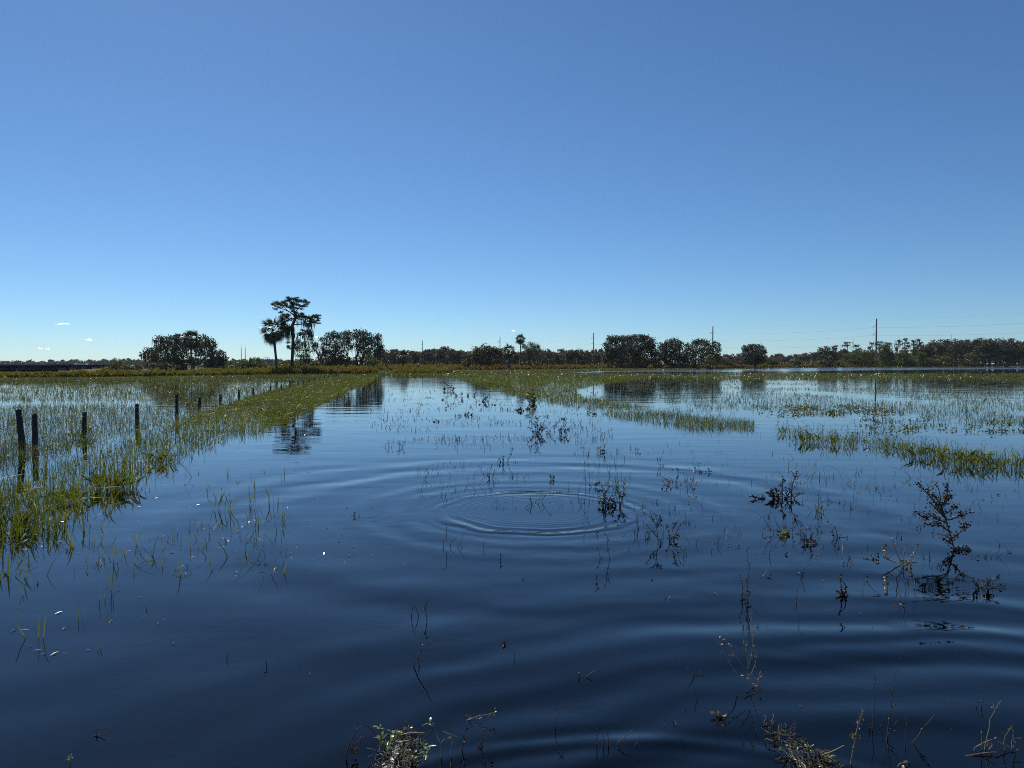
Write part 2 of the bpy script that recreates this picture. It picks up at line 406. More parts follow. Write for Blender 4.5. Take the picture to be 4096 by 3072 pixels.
def lobe_tree(name, label, Y, base_px, lobes, leaf='oak', size=.22, dens=1.0, moss=0, mossw=.12, mossl=(.4, 1.5), r0=.3, trunk_top=None, depth=.8,
              seed=1, cat='tree', group=None, extra_trunks=(), base_z=LAND, sub=.30):
    """tree whose crown is a set of lobes given as (x, y, rx, ry) seen in the photograph, with their own depth"""
    rng = np.random.default_rng(seed)
    B = at(base_px, 1455, Y); B[2] = base_z - .1
    s = Y / FPX; RD = np.array([B[0], B[1], 0]) / math.hypot(B[0], B[1])      # the tree's depth axis
    root = empty(name, B, label, cat, group)
    wood, lv, ms = Geo(), Geo(), Geo()
    cs = [at(l[0], l[1], Y) - B for l in lobes]
    W = (max(l[0] for l in lobes) - min(l[0] for l in lobes)) * s * .5 + .5
    tg, subs = [], []
    for l, c in zip(lobes, cs):
        rx, rz = l[2] * s, l[3] * s
        off = l[4] * s if len(l) > 4 else rng.uniform(-1, 1) * depth * math.sqrt(max(0.05, W * W - min(W, abs(c[0])) ** 2)) * .8
        c = c + RD * off; r = np.array([rx, (rx + rz) * .5, rz])
        ns = max(8, int(26 * dens)); nl = int(dens * 12.0 * rx * rz / size ** 2)
        S, q = lobe_leaves(rng, c, r, ns, nl, size, sub)
        lv.quads(q); subs.append(S); tg.append(c); tg.extend(S[:3])
    subs = np.concatenate(subs)
    tt = at(*trunk_top, Y) - B if trunk_top else np.array([0, 0, np.mean([c[2] for c in cs]) * .7])
    grow(rng, wood, wiggle(rng, (0, 0, 0), tt, 6, .04), r0, tg, tip=max(.02, .00016 * Y))
    for (bx, tx, ty, rad) in extra_trunks:
        b = at(bx, 1455, Y) - B; b[2] = 0; t = at(tx, ty, Y) - B; b[2] = 0; dd = RD * rng.uniform(-1, 1); b = b + dd; t = t + dd
        wood.tube(wiggle(rng, b, t, 6, .04), np.linspace(rad * 1.2, rad * .5, 6), 6)
    wood.obj('trunk', M['bark'], root, True)
    lv.obj('crown', M[leaf], root)
    if moss:
        ms.quads(moss_strips(rng, subs, moss, mossl[0], mossl[1], mossw))
        ms.obj('moss', M['moss'], root)['kind'] = 'stuff'
    return root

def dome(rng, cx, w, top, base, n=9, low=.25):
    """lobes that fill a round uneven crown"""
    h = base - top; out = []
    for k in range(n):
        a = (k + .5) / n * 2 - 1 + rng.uniform(-.12, .12)
        zc = math.sqrt(max(0, 1 - a * a))
        for t in ((1.0, .55) if abs(a) < .65 else (.75,)):
            r = w * rng.uniform(.13, .19)
            y = base - h * low - (h * (1 - low)) * zc * t * rng.uniform(.86, 1.02) + r * .8
            out.append((cx + a * (w * .5 - r * .6), y, r, r * rng.uniform(.65, .95)))
    return out

# palm fronds: fan leaves with drooping fingers, shared between palms
def frond_mesh(seed, mat, droop, folded=False):
    rng = np.random.default_rng(seed); g = Geo()
    t = np.linspace(0, 1, 4)[:, None]
    st = np.concatenate([t * .95, 0 * t, .10 * np.sin(t * 2) - droop * .25 * t ** 2], 1)
    g.tube(st, .014, 4)
    hub = st[-1]
    nf = 20
    for k in range(nf):
        a = (k / (nf - 1) - .5) * R(90 if folded else 200) + rng.normal() * .05
        L = (.95 - .25 * abs(k / (nf - 1) - .5) * 2) * rng.uniform(.85, 1.08)
        d = np.array([math.cos(a), math.sin(a), 0]); sd = np.array([-math.sin(a), math.cos(a), .25 * (-1) ** k])
        u = np.array([0, .45, 1.0])
        pts = hub + d * L * u[:, None]
        pts[:, 2] += -droop * L * np.array([0, .12, .75]) * rng.uniform(.7, 1.3) - .1 * abs(math.sin(a)) * u
        w = np.array([.025, .045, .006])
        for q in range(2):
            g.quads(np.array([[pts[q] - sd * w[q], pts[q] + sd * w[q], pts[q + 1] + sd * w[q + 1], pts[q + 1] - sd * w[q + 1]]]))
    return g.mesh('frond', mat)
FROND = [frond_mesh(11, M['palm'], .35), frond_mesh(12, M['palm'], .6), frond_mesh(13, M['palm'], .9)]
DEADFROND = [frond_mesh(14, M['leaf_dead'], 1.2, True), frond_mesh(15, M['leaf_dead'], 1.0, True)]

def palm(name, label, Y, trunk_px, r0, crown_r, nf=34, seed=1, group=None, base_z=LAND, ndead=8, lowest=-55, open_=False):
    rng = np.random.default_rng(seed)
    B = at(trunk_px[0][0], 1455, Y); B[2] = base_z - .1
    root = empty(name, B, label, 'palm tree', group)
    pts = [np.zeros(3)] + [at(x, y, Y) - B for x, y in trunk_px[1:]]
    pts = np.array(pts)
    t = np.linspace(0, 1, 14); tt = np.linspace(0, 1, len(pts))
    p = np.stack([np.interp(t, tt, pts[:, k]) for k in range(3)], -1)
    for _ in range(2): p[1:-1] = (p[:-2] + 2 * p[1:-1] + p[2:]) / 4
    g = Geo()
    rad = r0 * (1 - .12 * t) * (1 + .05 * rng.normal(size=14)); rad[0] *= 1.35
    g.tube(p, rad, 8); g.obj('trunk', M['palmbark'], root, True)
    top = p[-1]
    for k in range(nf):
        u = (k + .5) / nf
        el = 80 - (80 - lowest) * u ** .8 + rng.uniform(-9, 9)
        a = k * 2.39996 + rng.uniform(-.3, .3)
        o = link('frond', FROND[0 if el > 35 else (1 if el > -5 else 2)], root)
        o.location = top + np.array([0, 0, rng.uniform(-.15, .1)])
        o.rotation_euler = (rng.uniform(-.5, .5), -R(el), a)
        o.scale = [crown_r / 1.9 * rng.uniform(.85, 1.12)] * 3
    for k in range(ndead):
        o = link('dead_frond', DEADFROND[k % 2], root)
        o.location = top + np.array([0, 0, -.1])
        o.rotation_euler = (rng.uniform(-.5, .5), R(rng.uniform(58, 80)), k * 2.39996)
        o.scale = [crown_r / 1.9 * rng.uniform(.6, .85)] * 3
    return root

# ------------------------------------------------------------------ trees
def zr(u, v, ox, oy, s): return ox + u * s, oy + v * s
def zl(L, ox, oy, s): return [(ox + a * s, oy + b * s, c * s, d * s) for a, b, c, d in L]

# mossy live oak on the left, wide low crown
oak1 = zl([(380, 800, 95, 80), (470, 740, 95, 90), (570, 690, 110, 95), (640, 800, 110, 100), (530, 830, 80, 70), (650, 550, 90, 90), (740, 510, 90, 85), (840, 540, 90, 90), (790, 640, 110, 80),
           (930, 520, 85, 85), (1030, 480, 95, 85), (960, 640, 110, 95), (1080, 620, 110, 110), (1180, 560, 90, 100), (1120, 760, 110, 90), (1330, 620, 90, 110), (1470, 480, 90, 80), (1560, 560, 95, 85),
           (1650, 600, 75, 90), (1500, 640, 110, 90), (1620, 690, 70, 60), (1400, 760, 100, 70), (1560, 830, 110, 80), (1700, 800, 110, 80), (1800, 770, 80, 70), (1870, 850, 60, 80), (1740, 900, 110, 70), (1830, 930, 50, 70),
           (900, 900, 90, 60), (880, 760, 110, 80), (720, 680, 100, 80), (1000, 820, 100, 90), (820, 830, 80, 60), (480, 860, 90, 50), (1000, 960, 120, 70), (830, 980, 120, 60), (1120, 1000, 120, 60), (1500, 980, 120, 60), (1700, 980, 90, 50), (640, 980, 120, 50), (700, 900, 110, 70), (1180, 900, 130, 80), (1320, 950, 100, 90), (1600, 930, 90, 60), (560, 930, 80, 50)], 500, 1250, .211)
lobe_tree('oak_tree', 'wide mossy live oak with a low spreading crown behind golden brush at left', 140, 711, oak1, size=.24, dens=.85, moss=1500, mossw=.14, mossl=(.5, 1.9), r0=.5, trunk_top=(705, 1440),
          seed=21, extra_trunks=[(727, 728, 1440, .38), (640, 660, 1425, .16), (745, 742, 1442, .2), (836, 850, 1455, .16)])
palm('palm_tree', 'palm rising through the crown of the wide mossy oak at left', 122, [(767, 1500), (766, 1440), (764, 1400), (763, 1358)], .17, 2.0, nf=54, seed=3, lowest=-50, ndead=10)
# the two tall ones
palm('palm_tree', 'tall curved cabbage palm standing left of the lone pine', 100, [(1110, 1500), (1106, 1470), (1104, 1430), (1099, 1385), (1094, 1345), (1091, 1318)], .185, 2.15, nf=44, seed=8, lowest=-74, ndead=18)

def pine():
    rng = np.random.default_rng(44); Y = 104
    Z = lambda u, v: zr(u, v, 1000, 1150, .241)
    B = at(Z(690, 1400)[0], 1455, Y); B[2] = LAND - .1
    root = empty('pine_tree', B, 'tallest tree, lone dark pine with mossy bent limbs right of the palm', 'tree')
    RD = np.array([B[0], B[1], 0]) / math.hypot(B[0], B[1])
    W = lambda L, dy=0.0: np.array([at(*Z(u, v), Y) - B + RD * (dy * k / max(1, len(L) - 1)) for k, (u, v) in enumerate(L)])
    wood = Geo()
    tr = W([(690, 1400), (698, 1250), (705, 1100), (710, 950), (715, 800), (705, 700), (705, 620), (735, 560), (755, 500), (740, 440), (730, 380), (725, 320), (730, 260)]); tr[0, 2] = 0
    rad = np.array([.30, .23, .22, .22, .21, .25, .22, .22, .19, .14, .11, .08, .05])
    wood.tube(tr, rad, 8)
    wood.tube(W([(715, 940), (735, 930), (742, 945), (730, 985), (712, 990)]), [.12, .2, .24, .2, .12], 7)
    limbs = [([(755, 480), (690, 430), (640, 400), (560, 370), (480, 350), (410, 330)], -1.6, .11), ([(735, 420), (780, 370), (830, 320), (890, 280), (950, 250)], 1.4, .09), ([(640, 400), (590, 350), (540, 300), (470, 270)], 1.0, .06),
             ([(725, 320), (680, 270), (640, 230), (590, 220)], -.8, .06), ([(760, 520), (830, 490), (880, 480), (930, 500)], -1.2, .09), ([(720, 620), (790, 612), (850, 612), (910, 635), (950, 680), (975, 730)], .9, .10),
             ([(910, 635), (960, 600), (1010, 560), (1080, 510), (1130, 490)], -.7, .07), ([(740, 770), (780, 775), (830, 800), (880, 780), (930, 740)], -.5, .06), ([(735, 570), (670, 540), (600, 510), (540, 460)], 1.3, .08),
             ([(700, 640), (640, 640), (600, 660)], .6, .06), ([(700, 970), (650, 960), (625, 985), (612, 1040)], .3, .05), ([(860, 600), (900, 560), (960, 520)], .6, .05), ([(730, 300), (770, 250), (790, 210)], .4, .04)]
    ends = []
    for L, dy, r in limbs:
        p = W(L, dy); wood.tube(p, np.linspace(r, .03, len(p)), 5); ends.append(p)
    wood.obj('trunk', M['bark'], root, True)
    tufts = zl([(400, 270, 30, 25), (440, 250, 30, 25), (390, 330, 25, 25), (450, 320, 40, 35), (500, 290, 40, 35), (420, 390, 25, 25), (520, 340, 40, 30), (560, 260, 45, 40), (620, 220, 45, 40), (600, 290, 50, 40),
                (650, 190, 25, 25), (680, 250, 50, 45), (720, 200, 40, 35), (770, 195, 35, 30), (800, 240, 45, 40), (740, 290, 50, 40), (690, 340, 50, 40), (820, 300, 40, 35), (860, 240, 35, 30), (910, 220, 40, 30),
                (960, 250, 35, 30), (930, 290, 35, 30), (880, 330, 30, 25), (760, 370, 35, 30), (640, 320, 45, 35), (860, 360, 20, 18), (720, 420, 30, 30), (770, 440, 40, 35), (840, 470, 45, 40), (890, 500, 45, 40), (930, 520, 30, 30),
                (820, 520, 45, 40), (780, 480, 40, 40), (530, 430, 40, 35), (590, 480, 45, 40), (520, 500, 45, 40), (610, 540, 35, 35), (560, 560, 40, 40), (500, 590, 45, 45), (630, 480, 35, 30), (540, 640, 35, 40),
                (980, 510, 35, 35), (1030, 520, 45, 40), (1080, 500, 40, 35), (1130, 490, 35, 30), (1140, 530, 25, 25), (1050, 570, 45, 40), (1000, 590, 40, 35), (1110, 580, 35, 30), (1135, 605, 16, 15), (910, 610, 22, 20), (960, 640, 30, 30),
                (860, 720, 20, 18), (840, 790, 35, 30), (880, 780, 40, 30), (930, 770, 35, 30), (940, 730, 22, 20), (640, 990, 22, 25), (640, 930, 18, 18), (660, 1020, 22, 22), (690, 690, 20, 40), (540, 740, 15, 15), (700, 540, 30, 30)], 1000, 1150, .241)
    lv = Geo(); ms = Geo(); allp = np.concatenate(ends); S2 = []
    for (x, y, rx, rz) in tufts:
        c = at(x, y, Y) - B; s = Y / FPX
        k = int(np.argmin(np.linalg.norm((allp - c)[:, [0, 2]], axis=1))); c = c + RD * (float(allp[k] @ RD) - float(c @ RD) + rng.uniform(-.5, .5))
        rx, rz = rx * s, rz * s
        n = max(60, int(1500 * rx * rz)); C0 = c + rand_unit(rng, max(4, n // 24))* np.array([rx, rx, rz]) * .8
        kk = rng.integers(0, len(C0), n); d = rand_unit(rng, n); d[:, 2] = abs(d[:, 2]) * .8 + .1
        L = rng.uniform(.22, .42, n)[:, None]; sd = np.cross(d, rand_unit(rng, n)); sd /= np.linalg.norm(sd, axis=1)[:, None] + 1e-9
        b = C0[kk]; lv.quads(np.stack([b - sd * .012, b + sd * .012, b + d * L + sd * .03, b + d * L - sd * .03], 1)); S2.append(C0)
    lv.obj('needles', M['pine'], root)
    for pts, n, lo, hi in (([(560, 560), (590, 600), (620, 600), (540, 600), (650, 640)], 80, .9, 2.7), ([(960, 640), (990, 700), (1010, 720), (1030, 730), (970, 690)], 65, .7, 1.6), ([(880, 500), (800, 540), (1040, 580), (1000, 580), (850, 560)], 60, .5, 1.2),
                           ([(740, 760), (735, 800)], 20, .6, 1.0), ([(840, 790), (900, 800), (930, 800)], 30, .4, .9), ([(600, 640), (580, 660), (660, 640)], 30, .6, 1.6)):
        ms.quads(moss_strips(rng, W(pts), n, lo, hi, .13))
    ms.obj('moss', M['moss'], root)['kind'] = 'stuff'
pine()

T6 = lambda L: zl(L, 1000, 1150, .241)
lobe_tree('small_tree', 'sparse small tree with green centre right of the lone pine', 112, 1219, T6([(880, 900, 90, 60), (850, 970, 90, 70), (930, 980, 70, 60), (780, 880, 50, 45), (1000, 900, 60, 60), (1070, 930, 60, 60), (1040, 1010, 60, 60), (800, 1040, 80, 60), (920, 1060, 80, 60),
          (760, 960, 50, 60), (840, 1130, 90, 60), (960, 1150, 70, 60), (1080, 1000, 40, 60), (900, 1220, 90, 60)]), leaf='bush', size=.14, dens=.42, moss=260, mossw=.1, mossl=(.3, 1.2), r0=.13, trunk_top=(1222, 1440), seed=31, sub=.34,
          extra_trunks=[(1214, 1200, 1425, .09), (1222, 1240, 1425, .08)])
Z2 = lambda L: zl(L, 900, 1150, .463)
lobe_tree('oak_tree', 'tall mossy live oak with see-through crown left of its twin by the path', 150, 1378, Z2([(860, 460, 40, 36), (900, 420, 40, 36), (950, 410, 42, 36), (1000, 420, 40, 38), (1050, 400, 38, 36), (1090, 420, 36, 36), (870, 520, 46, 40), (930, 480, 46, 40), (990, 490, 46, 44), (1050, 470, 44, 44),
          (840, 560, 40, 36), (900, 570, 46, 36), (960, 560, 46, 40), (1080, 500, 40, 44), (1020, 560, 44, 40), (830, 600, 40, 36), (900, 620, 50, 36), (980, 640, 50, 36), (1050, 620, 40, 36), (930, 670, 50, 30), (860, 680, 50, 26), (1010, 690, 60, 26), (1070, 680, 50, 26), (960, 610, 50, 36)]), size=.22, dens=.8, moss=800, mossl=(.4, 1.7), r0=.4, trunk_top=(1362, 1428), seed=33, extra_trunks=[(1372, 1335, 1418, .25)])
lobe_tree('oak_tree', 'tall mossy live oak with bare trunk in front, right of its see-through twin', 152, 1440, Z2([(1140, 400, 34, 34), (1190, 390, 36, 32), (1230, 420, 38, 36), (1160, 450, 42, 40), (1210, 470, 42, 40), (1290, 440, 44, 36), (1330, 430, 28, 32), (1270, 490, 46, 44), (1320, 500, 44, 44), (1350, 530, 34, 40),
          (1150, 520, 44, 44), (1210, 540, 46, 44), (1270, 560, 46, 44), (1330, 570, 40, 40), (1170, 600, 44, 40), (1240, 620, 50, 40), (1310, 620, 44, 40), (1130, 640, 46, 34), (1200, 670, 50, 30), (1290, 670, 46, 30)]), size=.22, dens=.9, moss=800, mossl=(.4, 1.7), r0=.38, trunk_top=(1452, 1420), seed=34,
          extra_trunks=[(1431, 1431, 1400, .24)])
lobe_tree('shrub', 'yellow-green bush at the foot of the mossy oaks beside the path', 140, 1500, Z2([(1240, 600, 36, 30), (1270, 640, 44, 30), (1310, 650, 40, 26), (1340, 670, 40, 22), (1250, 680, 40, 22), (1290, 690, 50, 20)]), leaf='lightbush', size=.16, dens=.8, r0=.08, seed=35, cat='bush')
rng = np.random.default_rng(77)
lobe_tree('shrub', 'low dark-green bushes patch between the mossy oak and the tall palm', 125, 1005, [(960, 1462, 22, 14), (985, 1455, 22, 18), (1005, 1446, 18, 16), (1010, 1465, 26, 14), (1035, 1460, 22, 16), (1055, 1470, 24, 12), (930, 1470, 20, 12), (1030, 1440, 14, 12)], leaf='bush', size=.16, dens=.9, r0=.08, seed=36, cat='bush')
lobe_tree('shrub', 'rounded olive bush at the right end of the solar farm', 118, 480, [(470, 1463, 24, 14), (490, 1457, 22, 14), (455, 1472, 26, 12), (500, 1470, 26, 12), (430, 1476, 20, 10), (520, 1474, 20, 10)], leaf='bush', size=.14, dens=1.1, r0=.07, seed=37, cat='bush')
lobe_tree('shrub', 'grey-green thicket under the left side of the wide mossy oak', 130, 600, [(570, 1465, 26, 14), (600, 1462, 24, 16), (630, 1465, 26, 14), (665, 1466, 28, 14), (690, 1468, 24, 12), (545, 1472, 22, 12)], leaf='oak_far', size=.16, dens=1.0, r0=.08, seed=38, cat='bush')

# centre wood's edge
Z3 = lambda L: zl(L, 1800, 1200, .463)
palm('palm_tree', 'short bushy palm against the wood right of the path end', 170, [(1612, 1490), (1612, 1440), (1611, 1425)], .2, 1.9, nf=40, seed=13, lowest=-70, ndead=12)
lobe_tree('oak_tree', 'broad dark oak thicket left of the two palms at centre', 165, 1925, Z3([(150, 560, 60, 36), (200, 500, 60, 50), (250, 450, 56, 50), (310, 430, 56, 46), (370, 450, 50, 46), (420, 470, 46, 46), (230, 560, 66, 40), (310, 520, 66, 50), (390, 540, 60, 46), (450, 560, 46, 36), (170, 590, 50, 20), (290, 590, 70, 24), (390, 590, 60, 24)]),
          leaf='oak_far', size=.26, dens=1.42, moss=300, mossw=.16, r0=.3, seed=41)
palm('palm_tree', 'shorter palm with shaggy crown left of the tall round-headed palm', 150, [(2041, 1485), (2039, 1460), (2037, 1420), (2036, 1402)], .17, 1.75, nf=40, seed=15, lowest=-65, ndead=14)
palm('palm_tree', 'slender tall palm with a small round head above the centre wood', 190, [(2081, 1480), (2081, 1440), (2082, 1400), (2082, 1356)], .15, 1.6, nf=66, seed=16, lowest=-58, ndead=12)
lobe_tree('small_tree', 'pale nearly bare mossy tree just right of the round-headed palm', 195, 2120, Z3([(640, 390, 20, 20), (700, 385, 36, 24), (740, 400, 26, 24), (650, 440, 44, 40), (720, 440, 50, 40), (790, 460, 40, 40), (680, 500, 56, 44), (760, 520, 60, 44), (630, 530, 40, 40)]), leaf='oak_far', size=.17, dens=.4, moss=500, mossw=.15, r0=.2, seed=42, sub=.36)
lobe_tree('shrub', 'black-green bush at the water edge right of the centre palms', 172, 2175, Z3([(760, 560, 60, 30), (820, 530, 46, 40), (850, 570, 40, 30), (780, 590, 60, 20), (830, 590, 46, 20), (700, 560, 50, 36), (650, 570, 40, 30)]), leaf='darkbush', size=.22, dens=1.2, r0=.12, seed=43, cat='bush')
lobe_tree('oak_tree', 'largest dense round oak on the far shore at right of centre', 200, 2530, Z3([(1360, 400, 36, 40), (1400, 350, 44, 44), (1460, 340, 46, 40), (1520, 340, 50, 40), (1580, 330, 46, 38), (1640, 340, 50, 40), (1700, 350, 46, 44), (1740, 380, 40, 44), (1380, 450, 50, 46), (1450, 420, 60, 56), (1530, 420, 60, 60), (1610, 420, 60, 60), (1690, 430, 60, 60),
          (1760, 450, 40, 50), (1360, 510, 44, 40), (1440, 510, 60, 46), (1530, 520, 66, 46), (1620, 520, 66, 50), (1710, 520, 66, 46), (1780, 530, 46, 40), (1400, 560, 56, 22), (1500, 570, 66, 22), (1620, 570, 70, 24), (1740, 570, 66, 24)]), leaf='oak_far', size=.28, dens=1.58, moss=250, mossw=.18, r0=.45, seed=45)
lobe_tree('oak_tree', 'medium dark oak right beside the largest round oak', 205, 2690, Z3([(1840, 400, 40, 36), (1890, 365, 36, 30), (1940, 360, 40, 30), (1980, 390, 36, 36), (1830, 460, 46, 46), (1900, 440, 60, 50), (1970, 450, 50, 50), (1840, 530, 50, 46), (1920, 520, 60, 50), (2000, 530, 50, 50), (1880, 570, 60, 22), (1980, 570, 60, 22), (2030, 500, 30, 40)]), leaf='oak_far', size=.28, dens=1.58, moss=160, mossw=.18, r0=.35, seed=46)
Z4 = lambda L: zl(L, 2700, 1200, .3165)
lobe_tree('oak_tree', 'ragged oak in front of the power pole right of centre', 208, 2830, Z4([(170, 590, 50, 50), (250, 540, 50, 40), (320, 530, 50, 40), (390, 550, 50, 50), (440, 600, 50, 50), (510, 560, 50, 36), (550, 620, 36, 40), (200, 670, 70, 70), (290, 630, 70, 70), (380, 670, 80, 70), (480, 680, 70, 70), (540, 740, 50, 60), (220, 770, 80, 60), (330, 770, 80, 60), (450, 780, 80, 50), (130, 760, 50, 60)]),
          leaf='oak_far', size=.27, dens=1.42, moss=200, mossw=.18, r0=.35, seed=47)
lobe_tree('shrub', 'small olive sapling on the grassy shore below the ragged oak', 190, 2842, Z4([(440, 740, 50, 40), (400, 780, 40, 36), (480, 780, 50, 40), (440, 810, 60, 30)]), leaf='bush', size=.18, dens=.7, r0=.08, seed=48, cat='bush')
lobe_tree('oak_tree', 'round isolated oak standing alone right of the oak group', 225, 3022, Z4([(890, 610, 44, 44), (940, 600, 40, 40), (1000, 590, 46, 36), (1050, 600, 50, 40), (1100, 640, 46, 46), (1130, 660, 30, 30), (900, 680, 56, 50), (980, 670, 66, 56), (1060, 680, 66, 56), (940, 760, 60, 60), (1020, 770, 70, 50), (1090, 760, 50, 50), (880, 760, 40, 50)]), leaf='oak_far', size=.29, dens=1.50, r0=.4, seed=49, moss=80, mossw=.2)
lobe_tree('shrub', 'low dark-green bush just left of the isolated round oak', 222, 2905, Z4([(620, 770, 50, 40), (670, 790, 50, 30), (600, 800, 40, 30), (700, 810, 40, 24)]), leaf='bush', size=.26, dens=1.1, r0=.1, seed=50, cat='bush')
lobe_tree('shrub', 'rounded green bush just right of the isolated round oak', 228, 3090, Z4([(1190, 780, 50, 36), (1240, 770, 50, 36), (1280, 790, 46, 30), (1220, 800, 66, 24)]), leaf='bush', size=.26, dens=1.1, r0=.1, seed=51, cat='bush')
lobe_tree('shrub', 'second rounded green bush farther right of the isolated oak', 240, 3185, Z4([(1490, 780, 44, 34), (1540, 770, 50, 40), (1580, 790, 40, 30), (1530, 800, 60, 24)]), leaf='bush', size=.28, dens=1.1, r0=.1, seed=52, cat='bush')
palm('palm_tree', 'stubby palm on the right shore, left one of two', 285, [(3290, 1472), (3290, 1452), (3290, 1438)], .26, 2.6, nf=36, seed=17, lowest=-60, ndead=8)
palm('palm_tree', 'stubby palm on the right shore, right one of two', 287, [(3322, 1472), (3320, 1452), (3317, 1442)], .26, 2.3, nf=36, seed=18, lowest=-60, ndead=8)
lobe_tree('oak_tree', 'dark oval oak rising behind the two stubby palms', 300, 3315, Z4([(1860, 640, 46, 44), (1920, 620, 46, 40), (1980, 640, 44, 46), (1880, 700, 56, 56), (1960, 710, 66, 60), (2010, 720, 46, 56), (1940, 770, 66, 44), (1840, 720, 40, 50)]), leaf='oak', size=.34, dens=1.1, r0=.35, seed=53)
Z5 = lambda L: zl(L, 3300, 1200, .36)
lobe_tree('tree', 'olive feathery willow-like tree left of the nearest power pole', 320, 3420, Z5([(230, 640, 46, 50), (290, 630, 50, 56), (350, 610, 56, 50), (420, 610, 56, 56), (490, 620, 56, 60), (300, 690, 70, 36), (410, 690, 70, 36), (500, 690, 60, 36)]), leaf='bush', size=.36, dens=.95, r0=.25, seed=54)
lobe_tree('tree', 'tall olive feathery tree right of the nearest power pole', 322, 3545, Z5([(640, 540, 40, 46), (690, 530, 44, 46), (720, 580, 36, 46), (620, 610, 40, 56), (680, 620, 60, 56), (740, 640, 40, 50), (640, 690, 56, 36), (720, 690, 56, 30)]), leaf='bush', size=.36, dens=.95, r0=.25, seed=55)
lobe_tree('tree', 'olive tree third from the nearest power pole on the right shore', 326, 3615, Z5([(820, 620, 46, 50), (880, 600, 50, 46), (930, 640, 46, 50), (850, 680, 60, 40), (930, 690, 56, 30)]), leaf='bush', size=.36, dens=.95, r0=.25, seed=56)
lobe_tree('tree', 'bright yellow-green tree against the dark right wood', 325, 3682, Z5([(1060, 600, 36, 30), (1100, 610, 30, 34), (1050, 650, 40, 40), (1090, 660, 44, 40), (1070, 700, 44, 22)]), leaf='lightbush', size=.34, dens=1.0, r0=.2, seed=57)
lobe_tree('shrub', 'yellow-green bush right of the bright tree at the right wood', 322, 3755, Z5([(1220, 690, 36, 26), (1270, 670, 36, 30), (1330, 650, 44, 34), (1370, 670, 36, 36), (1300, 700, 66, 20)]), leaf='lightbush', size=.34, dens=.9, r0=.15, seed=58, cat='bush')
lobe_tree('shrub', 'round grey-green bush at the foot of the right wood', 322, 3885, Z5([(1590, 620, 36, 30), (1640, 620, 40, 36), (1680, 650, 36, 34), (1600, 680, 50, 30), (1660, 690, 50, 24)]), leaf='bush', size=.34, dens=.9, r0=.15, seed=59, cat='bush')
lobe_tree('shrub', 'dark low bush under the far right wood', 324, 3835, Z5([(1480, 680, 36, 26), (1520, 690, 36, 22), (1450, 700, 30, 18)]), leaf='darkbush', size=.3, dens=1.0, r0=.12, seed=60, cat='bush')

# bald cypresses: bare straight trunks, flat ragged tops
CYP = [(3340, 1378, 30, 'brown flat-topped cypress left of the nearest power pole, first of the row'), (3387, 1366, 34, 'taller flat-topped cypress left of the nearest power pole'), (3425, 1376, 36, 'wide flat-topped cypress between the tall one and the power pole'), (3486, 1369, 26, 'narrow cypress just left of the nearest power pole'),
       (3520, 1362, 34, 'dense-topped cypress just right of the nearest power pole'), (3555, 1366, 36, 'spreading cypress second right of the nearest power pole'), (3594, 1361, 26, 'thin see-through cypress with sky on both sides'), (3622, 1351, 30, 'tallest lone cypress with layered branches at right'), (3655, 1358, 30, 'cypress with a broad crown right of the tallest lone one'), (3678, 1354, 24, 'narrow-topped cypress at the edge of the dark right wood')]
for k, (x, top, w, lab) in enumerate(CYP):
    rg = np.random.default_rng(300 + k); L = []
    for t in range(5):
        y = top + 6 + t * 13 + rg.uniform(-3, 3)
        for q in range(2): L.append((x + rg.uniform(-.45, .45) * w * (1 if t else .5), y, w * rg.uniform(.16, .30), rg.uniform(3, 5.5)))
    lobe_tree('cypress_tree', lab, 370 + 6 * (k % 3), x, L, leaf='cypress', size=.42, dens=.9, moss=60, mossw=.3, mossl=(.8, 2.4), r0=.28, trunk_top=(x, top + 8), seed=310 + k, group='bald cypresses beyond the right shore')

